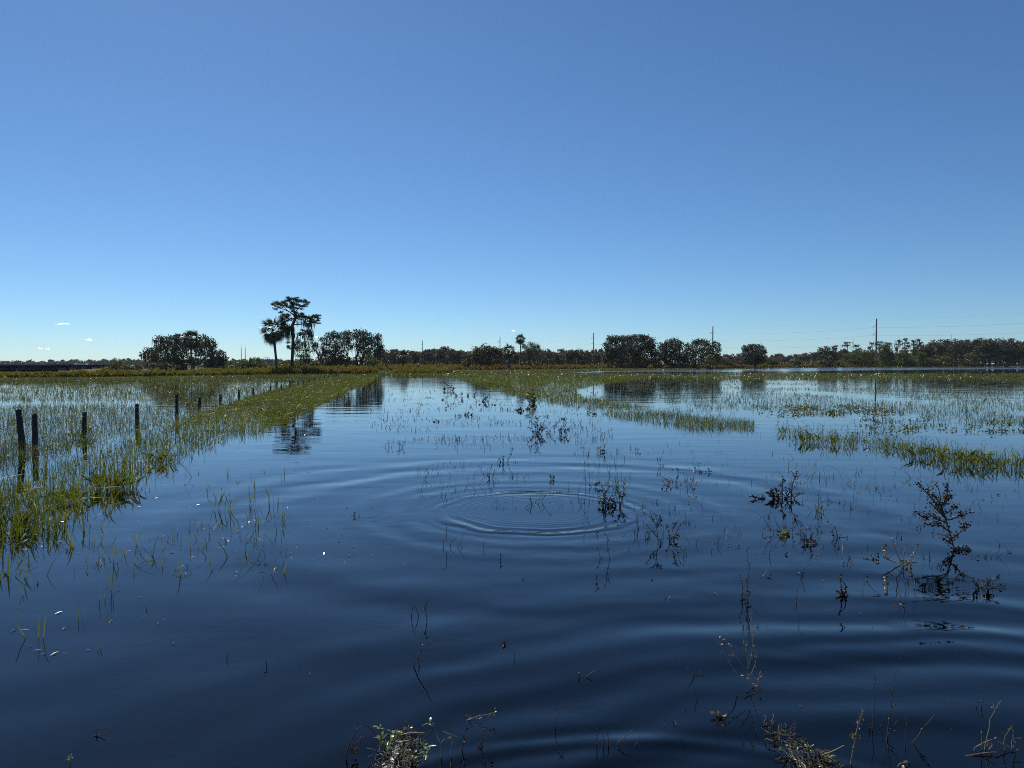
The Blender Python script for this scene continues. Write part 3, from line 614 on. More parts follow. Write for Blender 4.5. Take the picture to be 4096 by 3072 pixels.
# ------------------------------------------------------------------ far woods, read as one mass each
def wood_mass(name, label, prof, Y0, Y1, step, leaf, size, seed, dens=1.0, wf=1.3, rows=3, moss=0):
    rng = np.random.default_rng(seed); lv, wd, ms = Geo(), Geo(), Geo()
    X = [p[0] for p in prof]; T = [p[1] for p in prof]
    for r in range(rows):
        x = X[0]
        while x < X[-1]:
            Y = Y0 + (Y1 - Y0) * (r + rng.uniform(-.35, .35)) / max(1, rows - 1) if rows > 1 else rng.uniform(Y0, Y1)
            top = np.interp(x, X, T) + rng.uniform(-9, 10) * (1 if r else .4) + (rows - 1 - r) * 0 + (5 if r == 0 else 0)
            s = Y / FPX; h = at(x, top, Y)[2]; w = step * wf * s * rng.uniform(.8, 1.3)
            b = at(x, 1455, Y); b[2] = .2
            wd.tube(np.array([b, b + (rng.normal() * .3, 0, h * .45), b + (rng.normal() * .5, 0, h * .8)]), [w * .05, w * .035, w * .02], 5)
            S2 = []
            for q in range(9):
                a = rng.uniform(0, 6.28); rho = math.sqrt(rng.random()) * .8
                rr = w * rng.uniform(.17, .26)
                z = h * (.30 + .62 * math.sqrt(1 - rho ** 2) * rng.uniform(.55, 1)) - rr * .4
                c = b + np.array([rho * math.cos(a) * w * .5, rho * math.sin(a) * w * .5, max(z, rr * .6)])
                S, qd = lobe_leaves(rng, c, np.array([rr, rr, rr * .8]), 12, int(dens * 8 * rr * rr / size ** 2), size)
                lv.quads(qd); S2.append(S)
            for q in range(7):
                c = b + np.array([rng.uniform(-.4, .4) * w, rng.uniform(-.4, .4) * w, h * rng.uniform(.12, .45)]); rr = w * .26
                lv.quads(lobe_leaves(rng, c, np.array([rr, rr, h * .16]), 8, int(dens * 5 * rr * h * .16 / size ** 2), size)[1])
            if moss: ms.quads(moss_strips(rng, np.concatenate(S2), moss, .8, 2.6, .35))
            x += step * rng.uniform(.7, 1.3)
    root = empty(name, (0, 0, 0), label, 'woodland'); root['kind'] = 'stuff'
    for g_, nm, mt in ((lv, 'foliage', M[leaf]), (wd, 'trunks', M['bark'])) + (((ms, 'hanging_moss', M['moss']),) if moss else ()):
        g_.obj(nm, mt, root)['kind'] = 'stuff'
wood_mass('woodland', 'dark mossy oak wood along the horizon at centre', [(1530, 1400), (1600, 1392), (1700, 1394), (1790, 1385), (1870, 1396), (1960, 1392), (2060, 1398), (2200, 1398), (2330, 1393), (2480, 1392), (2560, 1398)], 290, 345, 46, 'oak_far', .42, 61, 1.05, rows=3, moss=22)
wood_mass('woodland', 'tall dark wood along the far shore at right', [(3690, 1372), (3740, 1352), (3780, 1345), (3870, 1346), (3960, 1349), (4060, 1352), (4200, 1350), (4420, 1352), (4800, 1354), (5180, 1352)], 350, 400, 54, 'oak_far', .5, 62, 1.05, rows=3, moss=20)
wood_mass('woodland', 'distant brown cypress wood between the round oak and the right trees', [(2860, 1420), (2960, 1416), (3100, 1418), (3180, 1412), (3260, 1404), (3360, 1396), (3480, 1398), (3600, 1402), (3720, 1400)], 520, 580, 26, 'cypress', .7, 63, 1.0, rows=3)
wood_mass('woodland', 'distant hazy tree line behind the solar farm', [(-860, 1444), (-500, 1446), (0, 1446), (120, 1445), (240, 1441), (330, 1444), (430, 1438), (520, 1437), (620, 1440), (800, 1436), (900, 1434), (1000, 1440), (1150, 1440), (1300, 1436), (1420, 1430)], 780, 880, 16, 'oak_far', .9, 64, 1.0, rows=3)
wood_mass('scrub', 'low olive scrub in front of the right cypresses', [(3130, 1450), (3330, 1440), (3500, 1432), (3700, 1436), (3760, 1442)], 330, 350, 36, 'bush', .4, 65, .8, rows=2)
wood_mass('scrub', 'olive scrub beyond the brush between oak and palms at left', [(880, 1457), (960, 1456), (1080, 1450), (1200, 1446), (1300, 1440), (1400, 1436)], 170, 200, 50, 'bush', .26, 66, .8, rows=2)

# ------------------------------------------------------------------ brush on the banks
def bush_mass(name, label, pts, hs, leaf, seed, n_q=90, qw=.05, cat='brush'):
    """mounds of fine upright sprays"""
    rng = np.random.default_rng(seed); g = Geo()
    for (x, y, z), h in zip(pts, hs):
        r = h * rng.uniform(.45, .8); n = n_q
        a = rng.uniform(0, 6.28, n); rho = np.sqrt(rng.random(n)) * r
        zz = h * np.sqrt(np.maximum(0, 1 - (rho / r) ** 2 * .75)) * rng.uniform(.15, 1, n)
        C = np.stack([x + rho * np.cos(a), y + rho * np.sin(a), z + zz], -1)
        d = np.stack([np.cos(a) * .45 * rho / r, np.sin(a) * .45 * rho / r, np.ones(n)], -1) + rng.normal(size=(n, 3)) * .25
        L = (h * rng.uniform(.12, .3, n))[:, None]; b = rng.uniform(0, 3.14, n)
        sd = np.stack([np.cos(b), np.sin(b), 0 * b], -1) * (qw * (1 + y / 120) * rng.uniform(.6, 1.4, n))[:, None]
        g.quads(np.stack([C - sd * .5 - d * L, C + sd * .5 - d * L, C + sd + d * L * .3, C + d * L], 1))
    return tag(g.obj(name, M[leaf]), label, cat, kind='stuff')

def bank_points(rng, n, x0, x1, d0, d1):
    """points on land, between the two photograph columns, d0..d1 metres behind the shore"""
    a = (rng.uniform(x0, x1, n) - 2048) / FPX
    y = np.interp(a, SAZ, SY) + d0 + (d1 - d0) * rng.random(n) ** 1.3
    return np.stack([a * y, y, np.full(n, LAND - .1)], -1)
rng = np.random.default_rng(91)
p = np.concatenate([bank_points(rng, 620, -700, 950, 4, 13), bank_points(rng, 420, 800, 1480, 5, 42)])
bush_mass('brush', 'golden-olive tall weeds along the left bank', p, (.34 + .36 * vnoise(p[:, 0], p[:, 1], .22)) * rng.uniform(.65, 1.4, len(p)) * np.interp(p[:, 0] / p[:, 1], [-.6, -.36, -.3], [.9, 1.1, 1.6]), 'brush', 92)
p = bank_points(rng, 260, 1050, 1500, 4, 25)
bush_mass('brush', 'rusty weeds at the left bank beside the path end', p, rng.uniform(.5, .95, len(p)), 'redbrush', 93)
p = bank_points(rng, 700, 1480, 2750, 38, 120)
bush_mass('brush', 'rusty and yellow weeds below the centre wood', p, rng.uniform(.5, 1.2, len(p)) * (.7 + .8 * vnoise(p[:, 0], p[:, 1], .1)), 'redbrush', 94, 70, .06)
p = bank_points(rng, 900, 2600, 5150, 10, 70)
bush_mass('brush', 'yellow-brown weeds along the right far shore', p, rng.uniform(.6, 1.5, len(p)), 'redbrush', 95, 60, .09)
p = bank_points(rng, 260, 1580, 1800, 3, 60)
bush_mass('brush', 'pale dry grass mound at the end of the flooded path', p, rng.uniform(.4, .9, len(p)), 'brush', 96, 70, .05)

# ------------------------------------------------------------------ grass
def blades(g, rng, pos, h, w, lean=.35, kink=.15, segs=3):
    """tapered bent blades; some fold over"""
    n = len(pos); t = np.linspace(0, 1, segs + 1)
    prof = np.interp(t, [0, .3, .7, 1], [.7, 1, .75, .06])
    a = rng.uniform(0, 6.28, n); b = rng.uniform(0, 6.28, n)
    ln = np.abs(rng.normal(size=n)) * lean
    dirv = np.stack([np.cos(a), np.sin(a), 0 * a], -1)
    side = np.stack([np.cos(b), np.sin(b), rng.normal(size=n) * .25], -1)
    kk = rng.random(n) < kink; tk = rng.uniform(.45, .75, n)
    rows = []
    for ti, pf in zip(t, prof):
        up = np.where(kk & (ti > tk), tk - (ti - tk) * rng.uniform(.3, .9), ti - .25 * ln * ti ** 2)
        out = ln * ti ** 1.8 + np.where(kk & (ti > tk), (ti - tk) * .8, 0)
        c = pos + dirv * (out * h)[:, None]; c[:, 2] += up * h
        sw = side * (w * .5 * pf)[:, None]
        rows.append(np.stack([c - sw, c + sw], 1))
    V = np.stack(rows, 1)                                   # n, segs+1, 2, 3
    m = (segs + 1) * 2
    base = (np.arange(n) * m)[:, None, None]; q = (np.arange(segs) * 2)[None, :, None]
    Q = base + q + np.array([0, 1, 3, 2])[None, None, :]
    g.add(V.reshape(-1, 3), Q.reshape(-1, 4))

def scatter(rng, n, left, right, power=1.6):
    """n points between two edge lines given as lists of (depth, x); denser near the viewer"""
    left, right = np.array(left, float), np.array(right, float)
    y0, y1 = max(left[0, 0], right[0, 0]), min(left[-1, 0], right[-1, 0])
    yb = np.exp(np.linspace(math.log(y0), math.log(y1), 400))
    xl, xr = np.interp(yb, left[:, 0], left[:, 1]), np.interp(yb, right[:, 0], right[:, 1])
    wgt = np.maximum(xr - xl, 0) * yb ** (1 - power)
    k = rng.choice(400, n, p=wgt / wgt.sum())
    y = yb[k] * np.exp(rng.uniform(-.5, .5, n) * math.log(y1 / y0) / 400)
    x = np.interp(y, left[:, 0], left[:, 1]); x = x + (np.interp(y, right[:, 0], right[:, 1]) - x) * rng.random(n)
    return np.stack([x, y, np.full(n, -.06)], -1)

def edge(px): return sorted([(P(*q)[1], P(*q)[0]) for q in px])
FX = lambda y: -6.79 - .1678 * y                            # the fence line

# thick belt between the fence and the open water, left
belt_r = edge([(-260, 2330), (0, 2260), (180, 2160), (398, 2055), (611, 1926), (870, 1790), (1037, 1732), (1148, 1694), (1296, 1611), (1407, 1556), (1481, 1528), (1500, 1509), (1510, 1503)])
belt_l = [(y, FX(y) + o) for y, o in ((4, .4), (8, 1.1), (12, 1.4), (18, 1.0), (24, .5), (40, -.2), (80, -.5), (100, -1), (110, -1))]
def wfar(w, y, k=.00045): return np.maximum(w, k * y)
rng = np.random.default_rng(101); g = Geo()
p = scatter(rng, 78000, belt_l, belt_r, 1.9)
nz = .4 * vnoise(p[:, 0], p[:, 1], 1.9) + .35 * vnoise(p[:, 0], p[:, 1], .8) + .25 * vnoise(p[:, 0], p[:, 1], .3)
edgef = (np.interp(p[:, 1], *np.array(belt_r).T) - p[:, 0]) / np.maximum(.3, np.interp(p[:, 1], *np.array(belt_r).T) - np.interp(p[:, 1], *np.array(belt_l).T))
thr = np.interp(p[:, 1], [6, 11, 16, 24], [.58, .55, .48, .20]) + .15 * np.exp(-edgef / .12)
p = p[((nz > thr) & (rng.random(len(p)) < np.interp(p[:, 1], [6, 12, 20, 32], [.085, .115, .40, 1]))) | (rng.random(len(p)) < .02)]
h = rng.uniform(.12, .34, len(p)) * (.55 + .9 * np.clip(nz - .2, 0, .6))[: len(p)] if False else rng.uniform(.12, .34, len(p)) * (.6 + .7 * vnoise(p[:, 0], p[:, 1], 1.3))
blades(g, rng, p, h, wfar(rng.uniform(.004, .011, len(p)), p[:, 1], .0004), .5, .28)
p2 = p[rng.random(len(p)) < np.interp(p[:, 1], [12, 25], [.08, .35])].copy(); p2[:, 2] = .01                  # low sprawling leaves that close the gaps
blades(g, rng, p2 + rng.normal(size=p2.shape) * (.06, .06, .005), rng.uniform(.12, .25, len(p2)), wfar(rng.uniform(.010, .02, len(p2)), p2[:, 1]), 1.1, .5, 2)
tag(g.obj('grass', M['grass']), 'thick green marsh grass belt between fence and open water at left', 'grass', kind='stuff')

# broad young leaves among the near belt
g = Geo(); p = scatter(rng, 950, [(5, -7.2), (9, -8.2), (16, -8.6)], [(5, -3.4), (9, -4.6), (16, -6.5)], 1.5)
p = p[vnoise(p[:, 0], p[:, 1], .8) + .25 * rng.random(len(p)) > .58]
blades(g, rng, p, rng.uniform(.10, .26, len(p)), rng.uniform(.007, .017, len(p)), .45, .25)
tag(g.obj('grass', M['grass']), 'broad-bladed grass standing in the water at the left edge', 'grass', kind='stuff')

# thin grass in the flooded field left of the fence
lf_r = [(y, FX(y) + .8) for y in (8, 20, 60, 120)]
lf_l = [(y, -.95 * y - 1) for y in (8, 20, 60, 120)]
g = Geo(); p = scatter(rng, 96000, lf_l, lf_r, 1.75)
p = p[p[:, 1] < shore_y(p[:, 0], p[:, 1]) - 2]
nz = .5 * vnoise(p[:, 0], p[:, 1], .28) + .35 * vnoise(p[:, 0], p[:, 1] * .35, .16) + .15 * vnoise(p[:, 0], p[:, 1], 1.1)
frac = p[:, 1] / shore_y(p[:, 0], p[:, 1])
thr = np.interp(frac, [.1, .3, .55, .8, .9, .94, .97], [.46, .42, .40, .40, .52, .80, .95]) - .10 * np.exp(-((p[:, 0] / p[:, 1] + .42) / .10) ** 2) * (frac > .35)
kp = ((nz > thr) | (rng.random(len(p)) < .10)) & (frac < .955)
p = p[kp]
blades(g, rng, p, rng.uniform(.10, .30, len(p)) * (.7 + .5 * vnoise(p[:, 0], p[:, 1], .5)), wfar(rng.uniform(.004, .009, len(p)), p[:, 1], .00036), .45, .28, 3)
tag(g.obj('grass', M['sparse']), 'thin olive grass poking out of the flooded field left of the fence', 'grass', kind='stuff')

# strip of grass on the right of the flooded path, from the far mat to its tapering end
str_l = edge([(1760, 1503), (1815, 1515), (1900, 1540), (2050, 1582), (2150, 1604), (2330, 1632), (2460, 1668), (2620, 1696), (2760, 1722)])
str_r = edge([(2700, 1500), (2560, 1516), (2380, 1540), (2300, 1560), (2330, 1588), (2480, 1608), (2640, 1645), (2860, 1672), (3020, 1690), (3010, 1722)])
g = Geo(); p = scatter(rng, 26000, str_l, str_r, 1.75)
nz = .6 * vnoise(p[:, 0], p[:, 1], .7) + .4 * vnoise(p[:, 0], p[:, 1], .25)
p = p[nz > np.interp(p[:, 1], [16, 22, 30, 45], [.42, .35, .26, .18])]
blades(g, rng, p, rng.uniform(.10, .30, len(p)), wfar(rng.uniform(.005, .011, len(p)), p[:, 1], .0004), .6, .25)
tag(g.obj('grass', M['grass']), 'green grass strip along the right side of the flooded path', 'grass', kind='stuff')

# far floating mat across the right
g = Geo()
mat_l = [(66, .0), (72, -.04), (80, -.075), (100, -.085), (118, -.09)]
a = rng.uniform(-.085, .95, 34000); y = 68 + 46 * rng.random(len(a)) ** 1.2
y0 = np.interp(a, [-.09, .0, .1, .2, .5, .9], [92, 74, 74, 72, 70, 64]); y1 = np.interp(a, [-.09, .0, .1, .5, .9], [112, 116, 112, 112, 108])
y = y0 + (y1 - y0) * rng.random(len(a)); x = a * y
keep = vnoise(x, y * .3, .10) * .6 + vnoise(x, y, .5) * .4 > .30 + .22 * ((y - y0) / (y1 - y0) < .25)
p = np.stack([x, y, 0 * x - .03], -1)[keep]
blades(g, rng, p, rng.uniform(.14, .36, len(p)), wfar(rng.uniform(.02, .04, len(p)), p[:, 1], .0005), .7, .3, 2)
tag(g.obj('grass', M['mat']), 'long low floating grass mat across the water at right', 'grass', kind='stuff')

# short bank grass at the shore
g = Geo()
p = bank_points(rng, 26000, -700, 2500, -1.5, 9); p[:, 2] = np.minimum(.02, .02)
blades(g, rng, p, rng.uniform(.15, .4, len(p)), wfar(rng.uniform(.02, .05, len(p)), p[:, 1], .0006), .6, .2, 2)
p = bank_points(rng, 15000, 1480, 2750, 2, 60); p[:, 2] = .1
blades(g, rng, p, rng.uniform(.2, .5, len(p)), wfar(rng.uniform(.03, .06, len(p)), p[:, 1], .0006), .6, .2, 2)
p = bank_points(rng, 22000, 2450, 5150, -2, 24); p[:, 2] = .03
blades(g, rng, p, rng.uniform(.2, .5, len(p)), wfar(rng.uniform(.04, .08, len(p)), p[:, 1], .0006), .6, .2, 2)
tag(g.obj('grass', M['mat']), 'short green grass fringe along the far shores', 'grass', kind='stuff')

# thin weeds standing in the right flooded field
g = Geo()
a = rng.uniform(.02, .95, 42000); y = np.exp(rng.uniform(math.log(14.5), math.log(72), len(a))); x = a * y
sx = np.interp(y, *np.array(str_r).T) + .3
nz = .5 * vnoise(x, y, .35) + .3 * vnoise(x * .5, y, .15) + .2 * vnoise(x, y, 1.4)
keep = (x > np.where(y < 22, np.interp(y, [14, 22], [9.5, 8.0]), sx)) & (nz > np.interp(y, [14, 18, 26, 40, 72], [.56, .50, .45, .44, .47]))
p = np.stack([x, y, 0 * x - .05], -1)[keep]
blades(g, rng, p, rng.uniform(.10, .22, len(p)), wfar(rng.uniform(.004, .009, len(p)), p[:, 1], .00042), .5, .3, 3)
tag(g.obj('weeds', M['sparse']), 'thin olive weeds dotting the flooded field at right', 'weeds', kind='stuff')

# tussocks on the right: each clump of grass is a thing of its own
BLADE_M = []
for k in range(5):
    g = Geo(); rg = np.random.default_rng(400 + k)
    t = np.linspace(0, 1, 6); w = np.interp(t, [0, .25, .7, 1], [.55, 1, .8, .03]) * .5
    bend = (.08, .16, .26, .38, .6)[k]
    c = np.stack([bend * t ** 2 * .8, .05 * np.sin(t * 5 + k), t - bend * .45 * t ** 2.4], -1)
    V = np.stack([c - np.stack([0 * t, w, -w * .25], -1), c, c + np.stack([0 * t, w, w * .25], -1)], 1).reshape(-1, 3)
    Q = [[r * 3 + q, r * 3 + q + 1, r * 3 + q + 4, r * 3 + q + 3] for r in range(5) for q in range(2)]
    V = V * np.array([1, .045, 1]) if False else np.concatenate([V[:, :1], np.repeat(c[:, 1], 3)[:, None] + (V[:, 1:2] - np.repeat(c[:, 1], 3)[:, None]) * .05, V[:, 2:]], 1)
    g.add(V, Q)
    BLADE_M.append(g.mesh('blade', M['leaf_blade'], True))

def tussock(label, px, py, wpx, hpx, n, seed, group=None, name='grass_tuft', nm=5):
    """grass clump: single bent blades round a common root"""
    rng = np.random.default_rng(seed); B = P(px, py); Y = B[1]; s = Y / FPX
    root = empty(name, B, label, 'grass', group)
    r, h = wpx * .5 * s, hpx * s
    for k in range(n):
        a = rng.uniform(0, 6.28); q = math.sqrt(rng.random())
        o = link('blade', BLADE_M[rng.integers(0, nm)], root)
        o.location = (math.cos(a) * q * r, math.sin(a) * q * r * .7, -.04)
        hh = h * rng.uniform(.5, 1.1) + .04
        o.scale = (hh, hh * rng.uniform(.35, .85) * max(1, .16 / hh), hh)
        o.rotation_euler = (rng.normal() * .2, rng.normal() * .2, a + rng.normal() * 1.2)
    return root
tussock('small grass tuft at the left tip of the right tussock row', 3150, 1735, 70, 35, 27, 501)
tussock('dense yellow-green grass tussock, largest of the right row', 3260, 1770, 150, 54, 76, 502)
tussock('grass tussock just right of the largest yellow-green one', 3370, 1778, 110, 46, 42, 503)
tussock('thin grass tuft in the gap of the right tussock row', 3510, 1782, 100, 42, 30, 504)
tussock('low spreading grass tuft in the middle of the right row', 3600, 1800, 120, 46, 42, 505)
tussock('tall dense grass tussock second from the right edge', 3720, 1830, 170, 66, 81, 506)
tussock('bright green grass tussock nearest the right edge', 3860, 1858, 180, 74, 89, 507)
tussock('ragged grass tuft cut by the right edge of the picture', 4010, 1868, 150, 54, 55, 508)
g = Geo(); rng = np.random.default_rng(111)
pts = [P(x, y) for x, y in zip(rng.uniform(3120, 4350, 1500), rng.uniform(0, 1, 1500))]
xs = rng.uniform(3110, 4350, 1900); ys = np.interp(xs, [3110, 3300, 3500, 3700, 3900, 4350], [1725, 1765, 1775, 1815, 1850, 1890]) + rng.normal(size=1900) * 24
p = np.array([P(x, y, -.04) for x, y in zip(xs, ys)])
blades(g, rng, p, rng.uniform(.08, .24, len(p)), rng.uniform(.006, .013, len(p)), .7, .35, 3)
tag(g.obj('grass', M['grass']), 'loose grass blades between the tussocks at right', 'grass', kind='stuff')

# ------------------------------------------------------------------ fence on the left
ORD = ['first', 'second', 'third', 'fourth', 'fifth', 'sixth', 'seventh', 'eighth', 'ninth', 'tenth', 'eleventh', 'twelfth', 'thirteenth', 'fourteenth', 'fifteenth', 'sixteenth', 'seventeenth', 'eighteenth',
       'nineteenth', 'twentieth', 'twenty-first', 'twenty-second', 'twenty-third', 'twenty-fourth', 'twenty-fifth', 'twenty-sixth']
POSTS = [(85, 1641), (135, 1657), (332, 1650), (545, 1617), (705, 1578), (795, 1590), (880, 1578), (955, 1560), (1013, 1553), (1081, 1545), (1125, 1539), (1159, 1522), (1192, 1520), (1213, 1522), (1237, 1517), (1258, 1517),
         (1279, 1517), (1297, 1514), (1313, 1516), (1327, 1508), (1338, 1505), (1346, 1505), (1354, 1504), (1365, 1505), (1374, 1503), (1382, 1502)]
LAB = {0: 'leaning black fence post at the left edge, nearest of the row', 1: 'upright black fence post just right of the leaning one', 4: 'tall fence post standing proud of the next ones, fifth from the left', 5: 'short fence post right of the tall fifth one'}
rng = np.random.default_rng(120)
tops = []
for k, (x, ty) in enumerate(POSTS):
    Y = 19284 / (1571 - x)
    B = np.array([(x - 2048) / FPX * Y, Y, 0.0])
    top = at(x, ty, Y)[2]
    top = max(top, .34)
    B[0] = (x - 2048) / FPX * Y
    g = Geo(); n = 9; r = .047 * rng.uniform(.92, 1.1)
    th = np.arange(10) * 2 * math.pi / 10; zs = np.linspace(-.5, top, n)
    lean = (-.10 if k == 0 else rng.normal() * .02, rng.normal() * .02)
    V = []
    for z in zs:
        rr = r * (1 + .05 * rng.normal(size=10) + .03 * math.sin(z * 5 + k))
        V.append(np.stack([np.cos(th) * rr + lean[0] * z, np.sin(th) * rr + lean[1] * z, np.full(10, z)], -1))
    V.append(np.stack([np.cos(th) * r * .82 + lean[0] * top, np.sin(th) * r * .82 + lean[1] * top, np.full(10, top + .012) + .006 * rng.normal(size=10)], -1))
    V = np.array(V); nn = len(V)
    i = np.arange(nn - 1)[:, None] * 10; j = np.arange(10)[None, :]
    g.add(V.reshape(-1, 3), np.stack([i + j, i + (j + 1) % 10, i + (j + 1) % 10 + 10, i + j + 10], -1).reshape(-1, 4))
    g.add(V[-1], [[0, 1, 2, 9], [2, 3, 8, 9], [3, 4, 7, 8], [4, 5, 6, 7]])
    root = empty('fence_post', B, LAB.get(k, '%s wooden fence post of the row, counted from the left edge' % ORD[k]), 'fence post', 'posts of the drowned wire fence')
    g.obj('shaft', M['post'], root, True)
    if k < 12:
        for f in (.86, .55, .24):
            z = top * f; gg = Geo(); a = np.linspace(0, 2 * math.pi, 13)
            gg.tube(np.stack([np.cos(a) * (r + .006) + lean[0] * z, np.sin(a) * (r + .006) + lean[1] * z, np.full(13, z)], -1), .0022, 4)
            gg.obj('wire_tie', M['wire'], root)
    tops.append((B, top, lean))
for f, lab in ((.86, 'top strand of wire along the drowned fence'), (.55, 'middle strand of wire along the drowned fence'), (.24, 'lowest strand of wire along the drowned fence')):
    g = Geo(); pts = []
    b0 = np.array([-12.5, 6.0, 0]) if False else None
    ext = tops[0][0] + (tops[0][0] - tops[2][0]) * .9
    pts.append(ext + (0, 0, .62 * f))
    for q, (B, top, lean) in enumerate(tops[:22]):
        c = B + np.array([lean[0] * top * f + .05, lean[1] * top * f - .03, min(top, .62) * f if q else top * f])
        if q: pts.append((pts[-1] + c) * .5 - np.array([0, 0, .025]))
        pts.append(c)
    g.tube(np.array(pts), .0022 + .00004 * np.linspace(0, 60, len(pts)), 4)
    tag(g.obj('fence_wire', M['wire']), lab, 'wire')
g = Geo(); g.quads(np.zeros((0, 4, 3)))
tussock('floating weed wad caught on the third fence post', 335, 1752, 120, 60, 34, 515)
tussock('weed tangle caught on the wire between second and third posts', 245, 1772, 130, 26, 26, 516)

# ------------------------------------------------------------------ power line
PH = 24.0
PX = [(4300, 1236), (3503, 1275), (2850, 1306), (2374, 1331), (2000, 1349), (1691, 1362), (1400, 1376)]
PL = ['power pole beyond the right edge of the picture', 'nearest and tallest power pole, standing in the water at right', 'power pole behind the ragged oak, second from the right', 'power pole rising left of the largest round oak', 'power pole left of the slender round-headed palm', 'power pole above the wood near the path end', 'farthest power pole hidden behind the mossy oaks']
poles = []
for k, (x, ty) in enumerate(PX):
    if k == 0:
        Y = 268.0; B = np.array([232.0, Y, 0])
    else:
        Y = (PH - CAM_H) * FPX / (1455 - ty); B = np.array([(x - 2048) / FPX * Y, Y, 0])
    poles.append(B)
    if k in (0, 6): continue                       # these two stand out of sight
    root = empty('power_pole', B, PL[k], 'power pole', 'steel poles of the power line')
    g = Geo(); g.tube([(0, 0, -.8), (0, 0, 8), (0, 0, 16), (0, 0, PH)], [.42, .38, .33, .27], 10); g.obj('shaft', M['pole'], root, True)
    for z in (PH - 3.6, PH - 7.6, PH - 11.6):
        g = Geo(); g.box((-1.35, -.07, z - .09), (-.25, .07, z + .09)); g.obj('arm', M['pole'], root)
        g = Geo(); g.tube([(-1.3, 0, z - .09), (-1.3, 0, z - .35), (-1.3, 0, z - .7)], [.12, .16, .10], 6); g.obj('insulator', M['insul'], root)
for dx, z, lab in ((0, PH - .1, 'thin ground wire at the very top of the power line'), (-1.3, PH - 4.3, 'upper conductor of the power line'), (-1.3, PH - 8.3, 'middle conductor of the power line'), (-1.3, PH - 12.3, 'lowest conductor of the power line')):
    g = Geo(); pts = []; rr = []
    for a, b in zip(poles[:-1], poles[1:]):
        for t in np.linspace(0, 1, 14)[(1 if pts else 0):]:
            p = a + (b - a) * t + np.array([dx, 0, z - 4 * 1.3 * t * (1 - t)]); pts.append(p); rr.append((.020 if dx else .011))
    g.tube(np.array(pts), np.array(rr), 4)
    tag(g.obj('power_cable', M['cable']), lab, 'cable')

# slim far masts
for x, ty, Y, lab in ((965.5, 1373, 620, 'left one of two slim pale masts beyond the mossy oak'), (981.5, 1376, 640, 'right one of two slim pale masts beyond the mossy oak'), (250, 1434, 760, 'tiny mast on the tree line behind the solar farm'), (3413, 1355, 900, 'hair-thin far mast left of the nearest power pole'),
                       (3597, 1347, 900, 'hair-thin far mast above the thin cypress'), (3804, 1336, 900, 'hair-thin far mast above the dark right wood')):
    B = at(x, 1455, Y); B[2] = .2; h = at(x, ty, Y)[2] - .2
    root = empty('mast', B, lab, 'mast', 'far radio masts'); k = Y / 620
    g = Geo(); g.tube([(0, 0, 0), (0, 0, h * .4), (0, 0, h * .8)], [.3 * k, .27 * k, .24 * k] if x < 1000 else [.12, .12, .12], 6); g.obj('shaft', M['pole'], root, True)
    g = Geo(); g.tube([(0, 0, h * .8), (0, 0, h)], [.10 * k, .06 * k], 5); g.obj('antenna', M['pole'], root)

# pale roofed building and a gantry beyond the scrub
B = at(1055, 1455, 520); B[2] = .2; hb = at(1055, 1439, 520)[2]
root = empty('building', B, 'low pale-roofed building peeping over the scrub beside the tall palm', 'building')
g = Geo(); g.box((-6, -3, 0), (7, 3, hb - .6)); g.obj('wall', M['frame'], root)
g = Geo(); g.box((-6.6, -3.6, hb - .6), (7.6, 3.6, hb + .15)); g.obj('roof', M['roof'], root)
B = at(1066, 1455, 500); B[2] = .2; hg = at(1066, 1432, 500)[2]
root = empty('gantry', B, 'small dark antenna gantry in front of the pale roof', 'gantry')
for q in (-.7, .7):
    g = Geo(); g.tube([(q, 0, 0), (q, 0, hg * .5), (q, 0, hg)], .12, 5); g.obj('leg', M['frame'], root)
g = Geo(); g.tube([(-1.8, 0, hg), (0, 0, hg), (1.8, 0, hg)], .12, 5); g.obj('crossbar', M['frame'], root)
for q in (-1.7, -.9, -.2, .5, 1.1, 1.7):
    g = Geo(); g.box((q - .08, -.1, hg + .05), (q + .08, .1, hg + .75)); g.obj('aerial', M['frame'], root)

# ------------------------------------------------------------------ solar farm at far left
for k in range(16):
    Y = 112 + 19 * k
    x0, x1 = at(-420, 1455, Y)[0], at(np.interp(k, [0, 3, 6, 15], [250, 380, 470, 475]), 1455, Y)[0]
    root = empty('solar_row', ((x0 + x1) / 2, Y, LAND), 'black solar panel row, %s counted from the nearest' % ORD[k], 'solar panels', 'rows of the solar farm')
    hw = (x1 - x0) / 2; g = Geo(); fr = Geo(); n = max(4, int(hw * 2 / 12)); w = hw * 2 / n
    z1 = .98 - .004 * k
    for q in range(n):
        a = -hw + q * w + .12; b = a + w - .24
        g.add([(a, -1.1, z1), (b, -1.1, z1), (b, 1.1, .42), (a, 1.1, .42), (a, -1.1, z1 - .05), (b, -1.1, z1 - .05), (b, 1.1, .37), (a, 1.1, .37)], [[0, 1, 2, 3], [7, 6, 5, 4], [4, 5, 1, 0], [5, 6, 2, 1], [6, 7, 3, 2], [7, 4, 0, 3]])
        fr.box((a + .2, -.95, 0), (a + .32, -.83, z1 - .12)); fr.box((b - .32, -.95, 0), (b - .2, -.83, z1 - .12)); fr.box((a, -.98, .1), (b, -.96, z1 - .1))
    g.obj('panel_deck', M['solar'], root)['kind'] = 'stuff'
    fr.obj('support_frame', M['solar'], root)['kind'] = 'stuff'
B = at(323, 1455, 300); B[2] = LAND
root = empty('equipment_shed', B, 'small white box-shaped shed among the solar panels', 'shed')
g = Geo(); g.box((-2.35, -1.2, 0), (2.35, 1.2, 1.42)); g.obj('wall', M['white'], root)
g = Geo(); g.box((-2.5, -1.35, 1.42), (2.5, 1.35, 1.55)); g.obj('roof', M['roof'], root)
